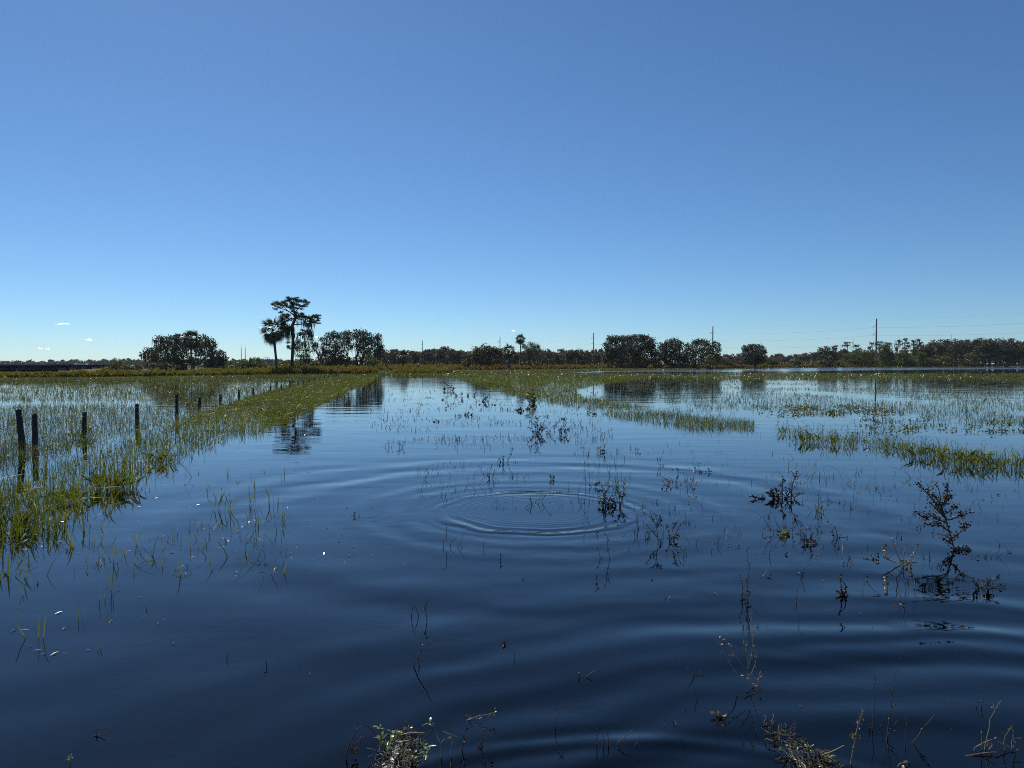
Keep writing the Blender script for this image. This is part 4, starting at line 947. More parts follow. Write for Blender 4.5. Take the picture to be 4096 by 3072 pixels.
for x0, x1, zz, Y, lab in ((-380, 168, 1.36, 412, 'long pale line behind the solar farm'),):
    a, b = at(x0, 1455, Y), at(x1, 1455, Y); root = empty('shed', ((a[0] + b[0]) / 2, Y, LAND), lab, 'shed'); hw = (b[0] - a[0]) / 2  # pale line: long low grey box under a thin white slab
    g = Geo(); g.box((-hw, -2, 0), (hw, 2, zz - .35)); g.obj('wall', M['frame'], root)
    g = Geo(); g.box((-hw - .3, -2.4, zz - .35), (hw + .3, 2.4, zz - .1)); g.obj('roof', M['white'], root)

# ------------------------------------------------------------------ rail fences on the far shore
rng = np.random.default_rng(130)
for k, (x0, x1) in enumerate(((3326, 3337), (3362, 3376), (3405, 3420), (3437, 3440), (3456, 3474))):
    Y = shore_y((x0 - 2048) / FPX * 300, 300) + 3.0
    a, b = at(x0, 1455, Y), at(x1, 1455, Y)
    root = empty('rail_fence', ((a[0] + b[0]) / 2, Y, .05), '%s short dark rail fence piece on the right shore, counted from the stubby palms' % ORD[k], 'fence', 'rail fence pieces on the right shore')
    hw = (b[0] - a[0]) / 2
    for sx in (-hw, hw):
        g = Geo(); g.box((sx - .11, -.1, -.2), (sx + .11, .1, 1.25)); g.obj('post', M['post'], root)
    for z in (.45, .95):
        g = Geo(); g.box((-hw + .11, -.05, z), (hw - .11, .05, z + .16)); g.obj('rail', M['post'], root)
B = P(1537, 1482, .2)
root = empty('gate_rail', B, 'dark sloping gate rail with one post at the path end', 'gate')
g = Geo(); g.box((-.11, -.1, -.3), (.11, .1, 1.15)); g.obj('post', M['post'], root)
g = Geo(); g.tube([(-3.6, .4, .12), (-1.6, .2, .48), (-.05, 0, .80)], .09, 6); g.obj('rail', M['post'], root)

# ------------------------------------------------------------------ clouds, far off and small
rng = np.random.default_rng(140)
for x, y, w, h, lab in ((250, 1296, 62, 9, 'flat white cloud, largest of the few low at left'), (355, 1359, 24, 8, 'small peaked cloud right of the largest one'), (162, 1393, 14, 5, 'tiny left cloud of the pair near the horizon'), (190, 1396, 20, 4, 'tiny right cloud of the pair near the horizon'),
                         (1270, 1349, 24, 5, 'small flat cloud right of the lone pine'), (2053, 1323, 14, 3, 'tiny white dash of cloud above the slender palm')):
    Y = 6000.0; s = Y / FPX; B = at(x, y, Y)
    g = Geo()
    for k in range(9):
        u = -.85 + 1.7 * k / 8; r = (1 - abs(u) ** 1.6) * h * .62 + .8
        c = np.array([u * w * .5, rng.normal() * 4, -h * .15 + rng.uniform(0, 1) * h * .5 * (1 - u * u) + rng.normal() * .5]) * s
        rr = np.array([r * rng.uniform(1.0, 2.2), r, r * rng.uniform(.3, .6)]) * s * .8
        th = np.linspace(0, 2 * math.pi, 9)[:-1]; ph = np.array([-1.5, -.9, -.3, .3, .9, 1.5])
        V = np.stack([np.outer(np.cos(ph), np.cos(th)), np.outer(np.cos(ph), np.sin(th)), np.outer(np.sin(ph), np.ones(8))], -1) * rr + c
        i = np.arange(5)[:, None] * 8; j = np.arange(8)[None, :]
        g.add(V.reshape(-1, 3), np.stack([i + j, i + (j + 1) % 8, i + (j + 1) % 8 + 8, i + j + 8], -1).reshape(-1, 4))
    o = tag(g.obj('cloud', M['cloud'], None, True), lab, 'cloud', 'small low clouds'); o.location = B

# ------------------------------------------------------------------ single weeds standing in the water
def leaf_mesh(name, mat, seed, curl, fold, width):
    rng = np.random.default_rng(seed); t = np.linspace(0, 1, 6)
    w = np.sin(np.clip(t * .94 + .06, 0, 1) * math.pi) ** .7 * width; w[-1] = .01
    ang = curl * t; x = np.cumsum(np.cos(ang)) / 6; z = np.cumsum(np.sin(ang)) / 6
    rows = [np.stack([x + rng.normal(size=6) * .02, sgn * w * math.cos(fold), z + abs(sgn) * w * math.sin(fold) + rng.normal(size=6) * .02], -1) for sgn in (-1, 0, 1)]
    V = np.stack(rows, 1).reshape(-1, 3); g = Geo()
    g.add(V, [[r * 3 + q, r * 3 + q + 1, r * 3 + q + 4, r * 3 + q + 3] for r in range(5) for q in range(2)])
    return g.mesh(name, mat, True)
DEAD = [leaf_mesh('leaf', M['leaf_dead'], s, c, f, w) for s, c, f, w in ((1, 2.2, .9, .30), (2, -1.6, .6, .26), (3, 3.0, .3, .34), (4, 1.0, 1.2, .3))]
PALE = [leaf_mesh('leaf', M['leaf_pale'], s, c, f, w) for s, c, f, w in ((5, 1.2, .5, .25), (6, -.8, .3, .22), (7, 2.0, .9, .3))]
GREEN = [leaf_mesh('leaf', M['leaf_green'], s, c, f, w) for s, c, f, w in ((8, -.5, .35, .17), (9, -.9, .25, .2), (10, .3, .4, .16))]
LIME = [leaf_mesh('leaf', M['leaf_blade'], s, c, f, w) for s, c, f, w in ((11, -.7, .3, .28), (12, -1.1, .2, .32))]
KIND = {'dead': DEAD, 'pale': PALE, 'green': GREEN, 'lime': LIME}

def put_leaf(rng, root, pos, kind, size, up=.2, az=None):
    o = link('leaf', KIND[kind][rng.integers(0, len(KIND[kind]))], root)
    o.location = pos; o.scale = [size * rng.uniform(.7, 1.3)] * 3
    o.rotation_euler = (rng.normal() * (.3 if kind == 'green' else .9), -(up + rng.normal() * .35), rng.uniform(0, 6.28) if az is None else az)

def smooth(p, it=1):
    for _ in range(it):
        q = [p[0]]
        for a, b in zip(p[:-1], p[1:]): q += [a * .75 + b * .25, a * .25 + b * .75]
        p = np.array(q + [p[-1]])
    return p

def weed(name, label, base, stems, seed, cat='weed', group=None, r=.0035, side=4, sl=.22, leaf=None, nleaf=0, ls=.02, mat='twig', dj=.05, sprig=0, sink=.12, subm=True, bulk=0):
    """stems: lists of photograph points from the water up; twigs branch from them, leaves sit on the twigs"""
    rng = np.random.default_rng(seed); B = P(*base); Y = B[1]
    root = empty(name, B, label, cat, group)
    ends = []
    for k, L in enumerate(stems):
        p = np.array([at(x, y, Y) - B for x, y in L]); d = rng.normal() * dj
        H = max(.02, np.linalg.norm(p[-1] - p[0]))
        p += np.outer(d * np.linspace(0, 1, len(p)) * H * 4, B * (1, 1, 0) / math.hypot(B[0], B[1]))
        if len(p) == 2: p = wiggle(rng, p[0], p[1], 6, .035)
        else: p = smooth(p); p[1:-1] += rng.normal(size=(len(p) - 2, 3)) * .006 * H
        if subm and p[0, 2] < .03: p = np.concatenate([[p[0] + (rng.normal() * .02, .0, -sink)], p])
        g = Geo(); g.tube(p, np.linspace(r, r * .4, len(p)), 5); g.obj('stem', M[mat], root, True)
        n = max(0, int(side * rng.uniform(.7, 1.3)))
        for q in range(n):
            u = rng.uniform(.25, .95); i = min(len(p) - 2, int(u * (len(p) - 1))); c = p[i]
            a = rng.uniform(0, 6.28); el = rng.uniform(.3, 1.1); Ls = H * sl * rng.uniform(.4, 1.2)
            e = c + np.array([math.cos(a) * math.cos(el), math.sin(a) * math.cos(el) * .7, math.sin(el)]) * Ls
            tw = wiggle(rng, c, e, 4, .08); g = Geo(); g.tube(tw, np.linspace(r * .5, r * .25, 4), 4); g.obj('twig', M[mat], root, True)
            ends += [tw[3], tw[2], tw[1]]
        ends += [p[-1], p[-2], p[len(p) // 2]] + list(p[len(p) // 3:])
        if sprig:
            for q in range(sprig): put_leaf(rng, root, p[-1] + rng.normal(size=3) * .002, 'green', ls, .5, q * 6.28 / sprig + rng.normal() * .2)
            for q in range(3): put_leaf(rng, root, p[-2], 'green', ls * .8, .2)
    E_ = [e for e in ends if e[2] > .004] or ends
    if bulk:
        A = np.array(E_); C = A[rng.integers(0, len(A), bulk)] + rng.normal(size=(bulk, 3)) * ls * .6; C[:, 2] = np.maximum(C[:, 2], .004)
        g = Geo(); g.quads(leaf_quads(rng, C, ls * .55)); g.obj('withered_leaves', M['deadstem'], root)['kind'] = 'stuff'
    for q in range(nleaf): put_leaf(rng, root, E_[rng.integers(0, len(E_))] + rng.normal(size=3) * .006, leaf, ls, -.2)
    return root

ZS = lambda L, ox, oy, s: [(ox + a * s, oy + b * s) for a, b in L]
# the leafy dead sapling at right
s_ = lambda L: ZS(L, 3620, 1880, .229)
weed('dead_sapling', 'tallest dead sapling with curled brown leaves in the water at right', (3815, 2202), [s_([(850, 1410), (850, 1380), (820, 1250), (790, 1120), (740, 930), (690, 780), (640, 600), (600, 400), (540, 240)]), s_([(740, 930), (560, 850), (400, 760)]), s_([(420, 870), (300, 810), (190, 750)]),
     s_([(780, 1080), (640, 960), (450, 960), (330, 930)]), s_([(690, 780), (500, 520), (360, 390), (230, 220)]), s_([(820, 1190), (930, 1110), (1040, 1020), (1100, 940)]), s_([(760, 870), (900, 840), (1040, 800), (1150, 740)]), s_([(700, 760), (820, 700), (910, 630)]), s_([(660, 600), (760, 510), (840, 420)]),
     s_([(640, 600), (730, 500), (740, 330), (715, 240)]), s_([(860, 1400), (1000, 1400), (1110, 1375)]), s_([(720, 850), (560, 700), (430, 560)]), s_([(680, 760), (600, 560), (480, 420)]), s_([(830, 1300), (760, 1260), (650, 1180)])],
     601, 'sapling', r=.0075, side=6, sl=.20, leaf='dead', nleaf=270, ls=.025, dj=.03, bulk=700)
s_ = lambda L: ZS(L, 3000, 1860, .205)
weed('dead_stump', 'dark ragged dead stump with a hanging wad, middle right', (3140, 1995), [s_([(630, 660), (625, 540), (630, 400), (640, 280)]), s_([(800, 660), (810, 500), (830, 360), (890, 220), (920, 130)]), s_([(700, 660), (760, 560), (790, 470)]), s_([(300, 655), (150, 640), (20, 600)]), s_([(860, 630), (950, 580), (1030, 530)]), s_([(460, 640), (400, 580), (300, 530)]),
     s_([(450, 640), (430, 560), (400, 490)]), s_([(560, 640), (540, 560), (490, 480)])], 602, 'stump', r=.010, side=7, sl=.22, leaf='dead', nleaf=150, ls=.030, dj=.03, bulk=260)
rng = np.random.default_rng(1602)
o = bpy.data.objects[-1] if False else None
weed('weed', 'weed with two green blades and a spiked seed head, right of the dark stump', (3275, 2050), [s_([(1330, 900), (1330, 780), (1340, 640), (1350, 490)]), s_([(1440, 880), (1520, 800), (1620, 720)]), s_([(1300, 900), (1260, 800)]), s_([(1400, 900), (1410, 720)])], 603, r=.003, side=8, sl=.14, leaf='dead', nleaf=40, ls=.018)
tussock('few green and yellow blades at the foot of the spiked weed', 3262, 2045, 40, 50, 7, 604)
weed('weed', 'tangled dead weed with pale green heart, below the dark stump', (3165, 2135), [s_([(600, 1340), (560, 1200), (440, 1010)]), s_([(470, 1290), (330, 1150), (250, 960)]), s_([(830, 1300), (840, 1150), (830, 1060)]), s_([(640, 1300), (640, 1140)]), s_([(700, 1380), (690, 1200), (680, 1100)]), s_([(990, 1300), (990, 1200), (1010, 1130)]), s_([(1100, 1360), (1090, 1240), (1200, 1230)]),
     s_([(880, 1330), (1000, 1320), (1080, 1330)]), s_([(300, 1280), (420, 1290), (500, 1300)]), s_([(560, 1350), (660, 1330), (800, 1340)])], 605, r=.0028, side=4, sl=.2, leaf='dead', nleaf=70, ls=.02)
for k in range(1):
    rg = np.random.default_rng(606); rt = empty('weed', P(3140, 2135), 'pale yellow-green leaf rosette floating in the tangled dead weed', 'weed')
    for q in range(12): put_leaf(rg, rt, rg.normal(size=3) * (.03, .02, .003) + (0, 0, .008), 'lime' if q % 3 else 'pale', .055, .35)
weed('dead_branch', 'drooping dead branch with a dark leaf wad below the stump', (3220, 2175), [s_([(1060, 1500), (1070, 1420), (1030, 1330)]), s_([(1100, 1500), (1180, 1440), (1240, 1300)]), s_([(1060, 1520), (1200, 1510), (1320, 1520)])], 607, 'branch', r=.005, side=5, leaf='dead', nleaf=36, ls=.03)
weed('dead_branch', 'thin dead twig beside a floating brown husk at right', (3350, 2150), [s_([(1700, 1400), (1690, 1320), (1650, 1190)]), s_([(1640, 1380), (1590, 1300), (1640, 1220)]), s_([(1620, 1430), (1780, 1410), (1940, 1420)])], 608, 'branch', r=.005, side=4, leaf='dead', nleaf=10, ls=.02)
s_ = lambda L: ZS(L, 2250, 1700, .3315)
weed('dead_weed', 'branched dead weed with curled leaves below the right side of the rings', (2632, 2175), [s_([(1155, 1430), (1145, 1330), (1140, 1230), (1090, 1160), (1050, 1040)]), s_([(1140, 1230), (1150, 1150), (1110, 1085)]), s_([(1145, 1240), (1190, 1160), (1180, 1110)]), s_([(1150, 1360), (1080, 1280), (1010, 1220)]), s_([(1180, 1430), (1190, 1390)])], 609, r=.0045, side=5, leaf='dead', nleaf=60, ls=.026, dj=.08)
weed('dead_weed', 'forked dead weed right of the branched one', (2685, 2165), [s_([(1290, 1400), (1290, 1330), (1260, 1230)]), s_([(1300, 1400), (1370, 1290), (1430, 1170)]), s_([(1320, 1290), (1350, 1220), (1380, 1155)]), s_([(1340, 1390), (1400, 1330)])], 610, r=.0045, side=5, leaf='dead', nleaf=50, ls=.026, dj=.08)
weed('dead_weed', 'knotted small dead weed left of the branched one', (2600, 2145), [s_([(1045, 1350), (1050, 1290), (1020, 1230)]), s_([(1050, 1350), (1010, 1290)])], 611, r=.003, side=4, leaf='dead', nleaf=18, ls=.018)
weed('dead_weed', 'pointed twin-stem weed between the rings and the branched weed', (2552, 2115), [s_([(920, 1255), (890, 1150), (890, 1080)]), s_([(925, 1258), (890, 1200)]), s_([(915, 1258), (900, 1130), (918, 1100)])], 612, r=.003, side=2, leaf='dead', nleaf=6, ls=.016)
weed('weed', 'two-bladed green sprout right of the ring clump', (2575, 2025), [s_([(970, 960), (985, 900), (1010, 820)]), s_([(985, 905), (1020, 880), (1058, 855)]), s_([(960, 960), (1000, 968)])], 613, r=.0025, side=0, leaf='green', nleaf=4, ls=.05)
weed('weed_clump', 'black weed clump at the right end of the ripple rings', (2425, 2025), [s_([(500, 980), (500, 880), (480, 760)]), s_([(520, 980), (510, 850), (520, 790)]), s_([(560, 980), (560, 900), (590, 870)]), s_([(600, 980), (620, 930), (650, 960)]), s_([(690, 970), (690, 850), (660, 780)]), s_([(700, 970), (720, 880), (760, 850)]), s_([(640, 960), (600, 900)]), s_([(540, 980), (570, 900)]), s_([(490, 980), (470, 900)])], 614, r=.006, side=6, sl=.3, leaf='dead', nleaf=110, ls=.026, bulk=240)
weed('tall_weed', 'tall see-through stalk with tiny seed pods above the rings, left of two', (2343, 1945), [s_([(280, 740), (265, 500), (250, 300), (258, 150)])], 615, r=.0026, side=12, sl=.12, leaf='dead', nleaf=26, ls=.014)
weed('tall_weed', 'tall see-through stalk with tiny seed pods above the rings, right of two', (2360, 1950), [s_([(330, 760), (325, 540), (290, 330), (200, 200)]), s_([(310, 400), (330, 270)])], 616, r=.0026, side=12, sl=.12, leaf='dead', nleaf=24, ls=.014)
weed('tall_weed', 'thin bent bare stalk right of the two seed-pod stalks', (2382, 1936), [s_([(400, 710), (440, 580), (450, 440), (430, 370)])], 617, r=.002, side=1)
weed('weed', 'low dead weed at the foot of the seed-pod stalks', (2385, 1948), [s_([(400, 790), (400, 720), (440, 690)]), s_([(370, 800), (340, 740)]), s_([(430, 790), (470, 750), (530, 760)]), s_([(580, 790), (560, 740), (520, 700)])], 618, r=.004, side=5, leaf='dead', nleaf=40, ls=.03)
tussock('small green-bladed tuft behind the black ring clump', 2470, 1945, 60, 60, 9, 619)
weed('weed', 'small leafless twig left of the seed-pod stalks', (2275, 1958), [s_([(75, 820), (75, 730), (80, 650)]), s_([(75, 790), (55, 740)])], 620, r=.002, side=4)
weed('weed', 'leaning dead twig left of the seed-pod stalks', (2312, 1982), [s_([(180, 860), (210, 740), (265, 640)])], 621, r=.0028, side=4, leaf='dead', nleaf=8, ls=.015)
weed('floating_mat', 'low floating straw mat with dead twigs right of the rings', (2740, 1938), [s_([(1200, 705), (1330, 720), (1470, 745), (1660, 745)]), s_([(1280, 700), (1320, 660)]), s_([(1200, 620), (1240, 650), (1290, 700)]), s_([(1500, 720), (1510, 620), (1550, 560)]), s_([(1560, 700), (1590, 600), (1640, 500)]), s_([(1600, 740), (1620, 680)]), s_([(1360, 730), (1390, 680)])], 622, 'floating mat', r=.005, side=6, leaf='pale', nleaf=46, ls=.03, mat='palestem')
weed('weed', 'dark curled leaf lump above the straw mat', (2810, 1890), [s_([(1660, 590), (1660, 550)]), s_([(1650, 590), (1700, 560), (1790, 550)])], 623, r=.004, side=3, leaf='dead', nleaf=20, ls=.035)
weed('weed', 'small dark sprout left of the curled leaf lump', (2720, 1892), [s_([(1390, 580), (1395, 520)]), s_([(1380, 585), (1460, 575)])], 624, r=.003, side=3, leaf='dead', nleaf=14, ls=.025)
weed('dead_weed', 'tapering dry weed with seed tip alone right of the rings', (2642, 1866), [s_([(1180, 500), (1180, 440), (1200, 360), (1225, 270)]), s_([(1170, 500), (1150, 430), (1140, 380)]), s_([(1200, 500), (1230, 470)])], 625, r=.003, side=9, sl=.2, leaf='dead', nleaf=40, ls=.018)
weed('weed_clump', 'small black floating weed clump near the tall stalks, upper centre', (2402, 1808), [s_([(430, 320), (430, 260)]), s_([(450, 320), (510, 310), (530, 325)]), s_([(490, 310), (515, 230)]), s_([(460, 315), (460, 265)])], 626, r=.004, side=5, leaf='dead', nleaf=40, ls=.035)
weed('weed', 'three-bladed sprout right of the black floating clump', (2470, 1808), [s_([(650, 320), (655, 255)]), s_([(680, 320), (730, 275)]), s_([(660, 320), (690, 270)])], 627, r=.0035, side=2, leaf='dead', nleaf=4, ls=.03)
weed('weed', 'leafy speck of weed farther right of the black floating clump', (2543, 1805), [s_([(885, 310), (880, 265)]), s_([(900, 310), (920, 290)])], 628, r=.003, side=3, leaf='dead', nleaf=14, ls=.025)
s_ = lambda L: ZS(L, 1300, 1500, .633)
weed('dead_weed', 'bushy dead weed above the rings, with dark reflection', (2145, 1738), [s_([(1335, 378), (1330, 320), (1300, 290)]), s_([(1340, 378), (1345, 300), (1335, 265)]), s_([(1350, 378), (1365, 310)]), s_([(1330, 378), (1290, 330)]), s_([(1340, 380), (1400, 330)])], 629, r=.008, side=8, sl=.35, leaf='dead', nleaf=110, ls=.040, dj=.05, bulk=160)
weed('dead_weed', 'lower dead weed right of the bushy one above the rings', (2250, 1738), [s_([(1495, 378), (1500, 340), (1520, 315)]), s_([(1490, 378), (1480, 340)]), s_([(1510, 380), (1540, 335)])], 630, r=.006, side=6, sl=.35, leaf='dead', nleaf=60, ls=.045, dj=.1)
weed('dead_weed', 'faint dead weed between the two bushy ones above the rings', (2195, 1732), [s_([(1410, 378), (1420, 340), (1450, 320)]), s_([(1405, 378), (1395, 340)])], 631, r=.004, side=5, sl=.35, leaf='dead', nleaf=24, ls=.035)
weed('green_plant', 'bright green leafy plant at the edge of the right grass strip', (2126, 1614), [s_([(1300, 180), (1295, 130), (1285, 100)]), s_([(1305, 180), (1310, 120), (1310, 85)]), s_([(1310, 180), (1325, 130)]), s_([(1295, 180), (1275, 130)])], 632, 'plant', r=.012, side=6, sl=.4, leaf='lime', nleaf=110, ls=.12, dj=.15)
weed('dead_leaf', 'brown dead leaf wad on a tilted stick in the path water', (1948, 1607), [s_([(980, 182), (1010, 160), (1022, 140)])], 633, 'leaf', r=.008, side=0, leaf='dead', nleaf=22, ls=.10)
weed('weed_clump', 'small brown floating clump below the green leafy plant', (2082, 1644), [s_([(1215, 228), (1230, 218), (1255, 226)]), s_([(1235, 228), (1240, 205)])], 634, r=.008, side=5, leaf='dead', nleaf=50, ls=.06)
weed('weed_clump', 'reddish dead weed clump at the left of the path islands', (1790, 1563), [s_([(775, 100), (780, 75), (770, 60)]), s_([(790, 100), (800, 70)]), s_([(760, 100), (750, 80)]), s_([(800, 100), (820, 85)])], 635, r=.012, side=10, sl=.5, leaf='dead', nleaf=110, ls=.09, dj=.2)
weed('weed_clump', 'brown weed clump in the path, right of the reddish one', (1850, 1584), [s_([(860, 135), (870, 110)]), s_([(830, 135), (820, 115)]), s_([(900, 135), (910, 115)]), s_([(930, 140), (950, 120)])], 636, r=.010, side=8, sl=.5, leaf='dead', nleaf=70, ls=.08, dj=.3)
weed('weed_clump', 'dark floating clump below the brown path clumps', (1875, 1660), [s_([(905, 258), (905, 235)]), s_([(890, 258), (880, 240)]), s_([(920, 258), (930, 245)])], 637, r=.008, side=6, leaf='dead', nleaf=40, ls=.06)
weed('weed_clump', 'low brown tuft left of centre between stems, above the left ring edge', (2030, 1850), [s_([(1130, 560), (1125, 510)]), s_([(1150, 560), (1180, 480), (1190, 475)]), s_([(1110, 560), (1105, 525)]), s_([(1180, 560), (1215, 548)])], 638, r=.005, side=7, leaf='dead', nleaf=40, ls=.03)
weed('weed_clump', 'thin dark stem cluster inside the ripple rings', (1965, 1915), [s_([(1040, 660), (1040, 610), (1055, 560)]), s_([(1060, 650), (1075, 600)]), s_([(1035, 660), (1025, 620)])], 639, r=.004, side=5, leaf='dead', nleaf=24, ls=.025)
weed('weed', 'round dark weed knot inside the ripple rings', (2206, 1918), [s_([(1430, 668), (1425, 640)]), s_([(1440, 668), (1445, 640)])], 640, r=.004, side=4, leaf='dead', nleaf=26, ls=.03)
weed('twig', 'leaning thin twig inside the ripple rings', (2170, 2008), [s_([(1370, 800), (1390, 760), (1420, 715)])], 641, r=.003, side=3, leaf='dead', nleaf=6, ls=.02)
weed('twig', 'dark short stake inside the ripple rings', (2125, 2020), [s_([(1308, 822), (1300, 790), (1295, 760)])], 642, r=.006, side=1)
weed('weed', 'green tuft of thin blades at left of the rings', (1552, 1788), [s_([(380, 455), (395, 410)]), s_([(400, 455), (400, 400)]), s_([(420, 455), (425, 420)]), s_([(410, 455), (390, 420)])], 643, r=.004, side=3, leaf='green', nleaf=8, ls=.05)
weed('weed', 'dark twig tuft right of the thin green blades at left of the rings', (1603, 1790), [s_([(480, 450), (470, 415)]), s_([(490, 450), (500, 420)]), s_([(470, 450), (460, 420)])], 644, r=.004, side=5, leaf='dead', nleaf=20, ls=.03)
weed('weed', 'lone small sprig in the open blue water left of the rings', (1419, 2065), [s_([(188, 890), (188, 860)]), s_([(160, 890), (205, 888)]), s_([(180, 890), (192, 868)])], 645, r=.003, side=3, leaf='dead', nleaf=6, ls=.02)
weed('twig', 'forked bare twigs below the left edge of the rings', (1790, 2185), [s_([(765, 1050), (770, 980), (760, 935)]), s_([(790, 1070), (800, 1050), (825, 1030)]), s_([(750, 1075), (750, 1040)])], 646, r=.003, side=3, leaf='dead', nleaf=5, ls=.02)
weed('twig', 'hooped thin twig right of the forked bare ones', (1845, 2190), [s_([(830, 1100), (855, 1070), (880, 1000)]), s_([(870, 1100), (860, 1075), (850, 1070)])], 647, r=.0025, side=2)
weed('twig', 'curved single twig below the centre of the rings', (1937, 2195), [s_([(1000, 1100), (1000, 1070), (1012, 1045)])], 648, r=.0025, side=1)
weed('twig', 'short dark spike standing alone below the rings', (2002, 2245), [s_([(1110, 1180), (1108, 1150), (1108, 1125)])], 649, r=.004, side=2, leaf='dead', nleaf=4, ls=.02)
weed('twig', 'little bent twig pair further down below the rings', (2095, 2318), [s_([(1255, 1298), (1255, 1280), (1265, 1275)])], 650, r=.003, side=3, leaf='dead', nleaf=3, ls=.015)
weed('dead_weed', 'spidery dead weed cluster left of the branched dead weed', (2420, 2235), [s_([(1740, 1170), (1735, 1130), (1720, 1100)]), s_([(1780, 1090), (1790, 1040), (1770, 1000)]), s_([(1720, 1040), (1718, 985)]), s_([(1800, 1150), (1780, 1100)]), s_([(1730, 1180), (1750, 1150)])], 651, r=.003, side=5, leaf='dead', nleaf=24, ls=.02)

# lower left and bottom
s_ = lambda L: ZS(L, 1300, 2200, .633)
weed('twig', 'inverted V of bare twigs in the lower centre water', (1650, 2462), [s_([(545, 415), (555, 350), (570, 295)]), s_([(590, 405), (575, 360), (562, 345)])], 652, r=.0028, side=1)
weed('twig', 'thorny dark twig right of the inverted V', (1706, 2482), [s_([(645, 450), (635, 380), (645, 320)]), s_([(635, 380), (625, 355)])], 653, r=.0034, side=3, leaf='dead', nleaf=7, ls=.014)
weed('twig', 'long arching dead twig in the lower centre water', (1656, 2665), [s_([(558, 735), (585, 680), (610, 620), (650, 570), (700, 533)]), s_([(595, 740), (592, 690)])], 654, r=.0034, side=1, leaf='dead', nleaf=8, ls=.014)
weed('twig', 'small dark knob twig right of the arching one', (2018, 2575), [s_([(1125, 595), (1145, 575)]), s_([(1085, 600), (1092, 590)]), s_([(1130, 598), (1155, 592)])], 655, r=.004, side=2, leaf='dead', nleaf=6, ls=.02)
weed('twig', 'short upright twig right below the knob twig', (2058, 2630), [s_([(1195, 680), (1200, 635)])], 656, r=.0022, side=1)
weed('twig', 'pale bent straw and dark stick at lower right of centre', (2320, 2710), [s_([(1608, 815), (1608, 775)]), s_([(1650, 800), (1680, 780), (1708, 765)])], 657, r=.003, side=1, leaf='pale', nleaf=2, ls=.02)
weed('twig', 'slender wavy twig with droplet tip near the bottom centre', (2218, 2915), [s_([(1455, 1130), (1460, 1070), (1490, 1010), (1508, 965)])], 658, r=.0024, side=2, leaf='dead', nleaf=3, ls=.01)
weed('twig', 'dark twisted twig near the bottom, right of the debris clump', (1855, 3005), [s_([(870, 1250), (880, 1190), (890, 1140), (898, 1100)]), s_([(880, 1190), (860, 1160)]), s_([(885, 1200), (900, 1175)])], 659, r=.0026, side=3, leaf='dead', nleaf=4, ls=.012)
weed('twig', 'second dark twig near the bottom, right of the twisted one', (1928, 2985), [s_([(990, 1225), (995, 1180), (1020, 1110)]), s_([(970, 1230), (985, 1215)])], 660, r=.0026, side=2, leaf='dead', nleaf=4, ls=.012)
weed('twig', 'row of bare twigs at the bottom, left of the seed-head stalk', (2410, 2985), [s_([(1755, 1240), (1765, 1190), (1755, 1150)]), s_([(1718, 1220), (1718, 1145)]), s_([(1790, 1220), (1785, 1150)]), s_([(1850, 1220), (1900, 1180), (1950, 1140)]), s_([(1950, 1250), (1985, 1205)])], 661, r=.0026, side=2, leaf='dead', nleaf=4, ls=.012)
weed('sprig', 'single pale four-leaved sprig at the bottom left', (280, 3068), [[(281, 3070), (280, 3050), (279, 3035)]], 662, 'sprig', r=.0018, side=0, sprig=4, ls=.018)
weed('twig', 'tiny spike twig alone in the dark lower left water', (1068, 2668), [[(1068, 2672), (1066, 2655), (1067, 2642)]], 663, r=.0035, side=2, leaf='dead', nleaf=2, ls=.014)
weed('twig', 'thin upright stick alone in the lower left water', (908, 2632), [[(908, 2632), (908, 2600)]], 664, r=.0022, side=0, leaf='pale', nleaf=1, ls=.01)
weed('twig', 'short dark stub near the bottom left', (387, 2945), [[(387, 2948), (388, 2918)], [(372, 2946), (420, 2932)]], 665, r=.003, side=0, leaf='pale', nleaf=2, ls=.014)
# lower right
s_ = lambda L: ZS(L, 2600, 2200, .6763)
weed('dead_weed', 'dark bundle of dead stalks in the lower right water', (2982, 2398), [s_([(560, 290), (575, 200), (585, 120), (588, 75)]), s_([(550, 290), (545, 210), (532, 155)]), s_([(570, 290), (600, 240), (635, 205)]), s_([(580, 290), (580, 220), (570, 160)]), s_([(545, 300), (550, 250)])], 666, r=.0034, side=4, sl=.18, leaf='dead', nleaf=36, ls=.016)
weed('twig', 'thin lone twig just right of the dark stalk bundle', (3042, 2396), [s_([(653, 290), (670, 240), (698, 180)])], 667, r=.0016, side=1)
weed('twig', 'upright thin stalk in the lower right water', (3186, 2406), [s_([(866, 305), (870, 240), (890, 180), (900, 120)])], 668, r=.0022, side=1, leaf='dead', nleaf=4, ls=.012)
weed('dead_weed', 'black pointed stump with two thin stalks, lower right', (3370, 2380), [s_([(1140, 265), (1135, 230), (1125, 150)]), s_([(1150, 260), (1160, 215), (1140, 180)]), s_([(1140, 262), (1100, 243)]), s_([(1145, 262), (1135, 225)]), s_([(1150, 262), (1158, 225)])], 669, r=.006, side=3, leaf='dead', nleaf=26, ls=.024)
weed('twig', 'crooked small twig right of the black pointed stump', (3446, 2368), [s_([(1253, 245), (1265, 210), (1280, 175)])], 670, r=.0022, side=2)
weed('dead_weed', 'curled brown dead tangle at the right edge, lower right', (3930, 2352), [s_([(1960, 235), (1990, 190), (2040, 185), (2075, 155)]), s_([(1980, 240), (2050, 215), (2105, 220)]), s_([(1950, 235), (1930, 180)]), s_([(1990, 230), (2000, 190), (1985, 175)]), s_([(1960, 240), (1920, 200), (1900, 165)])], 671, r=.004, side=5, leaf='dead', nleaf=50, ls=.024)
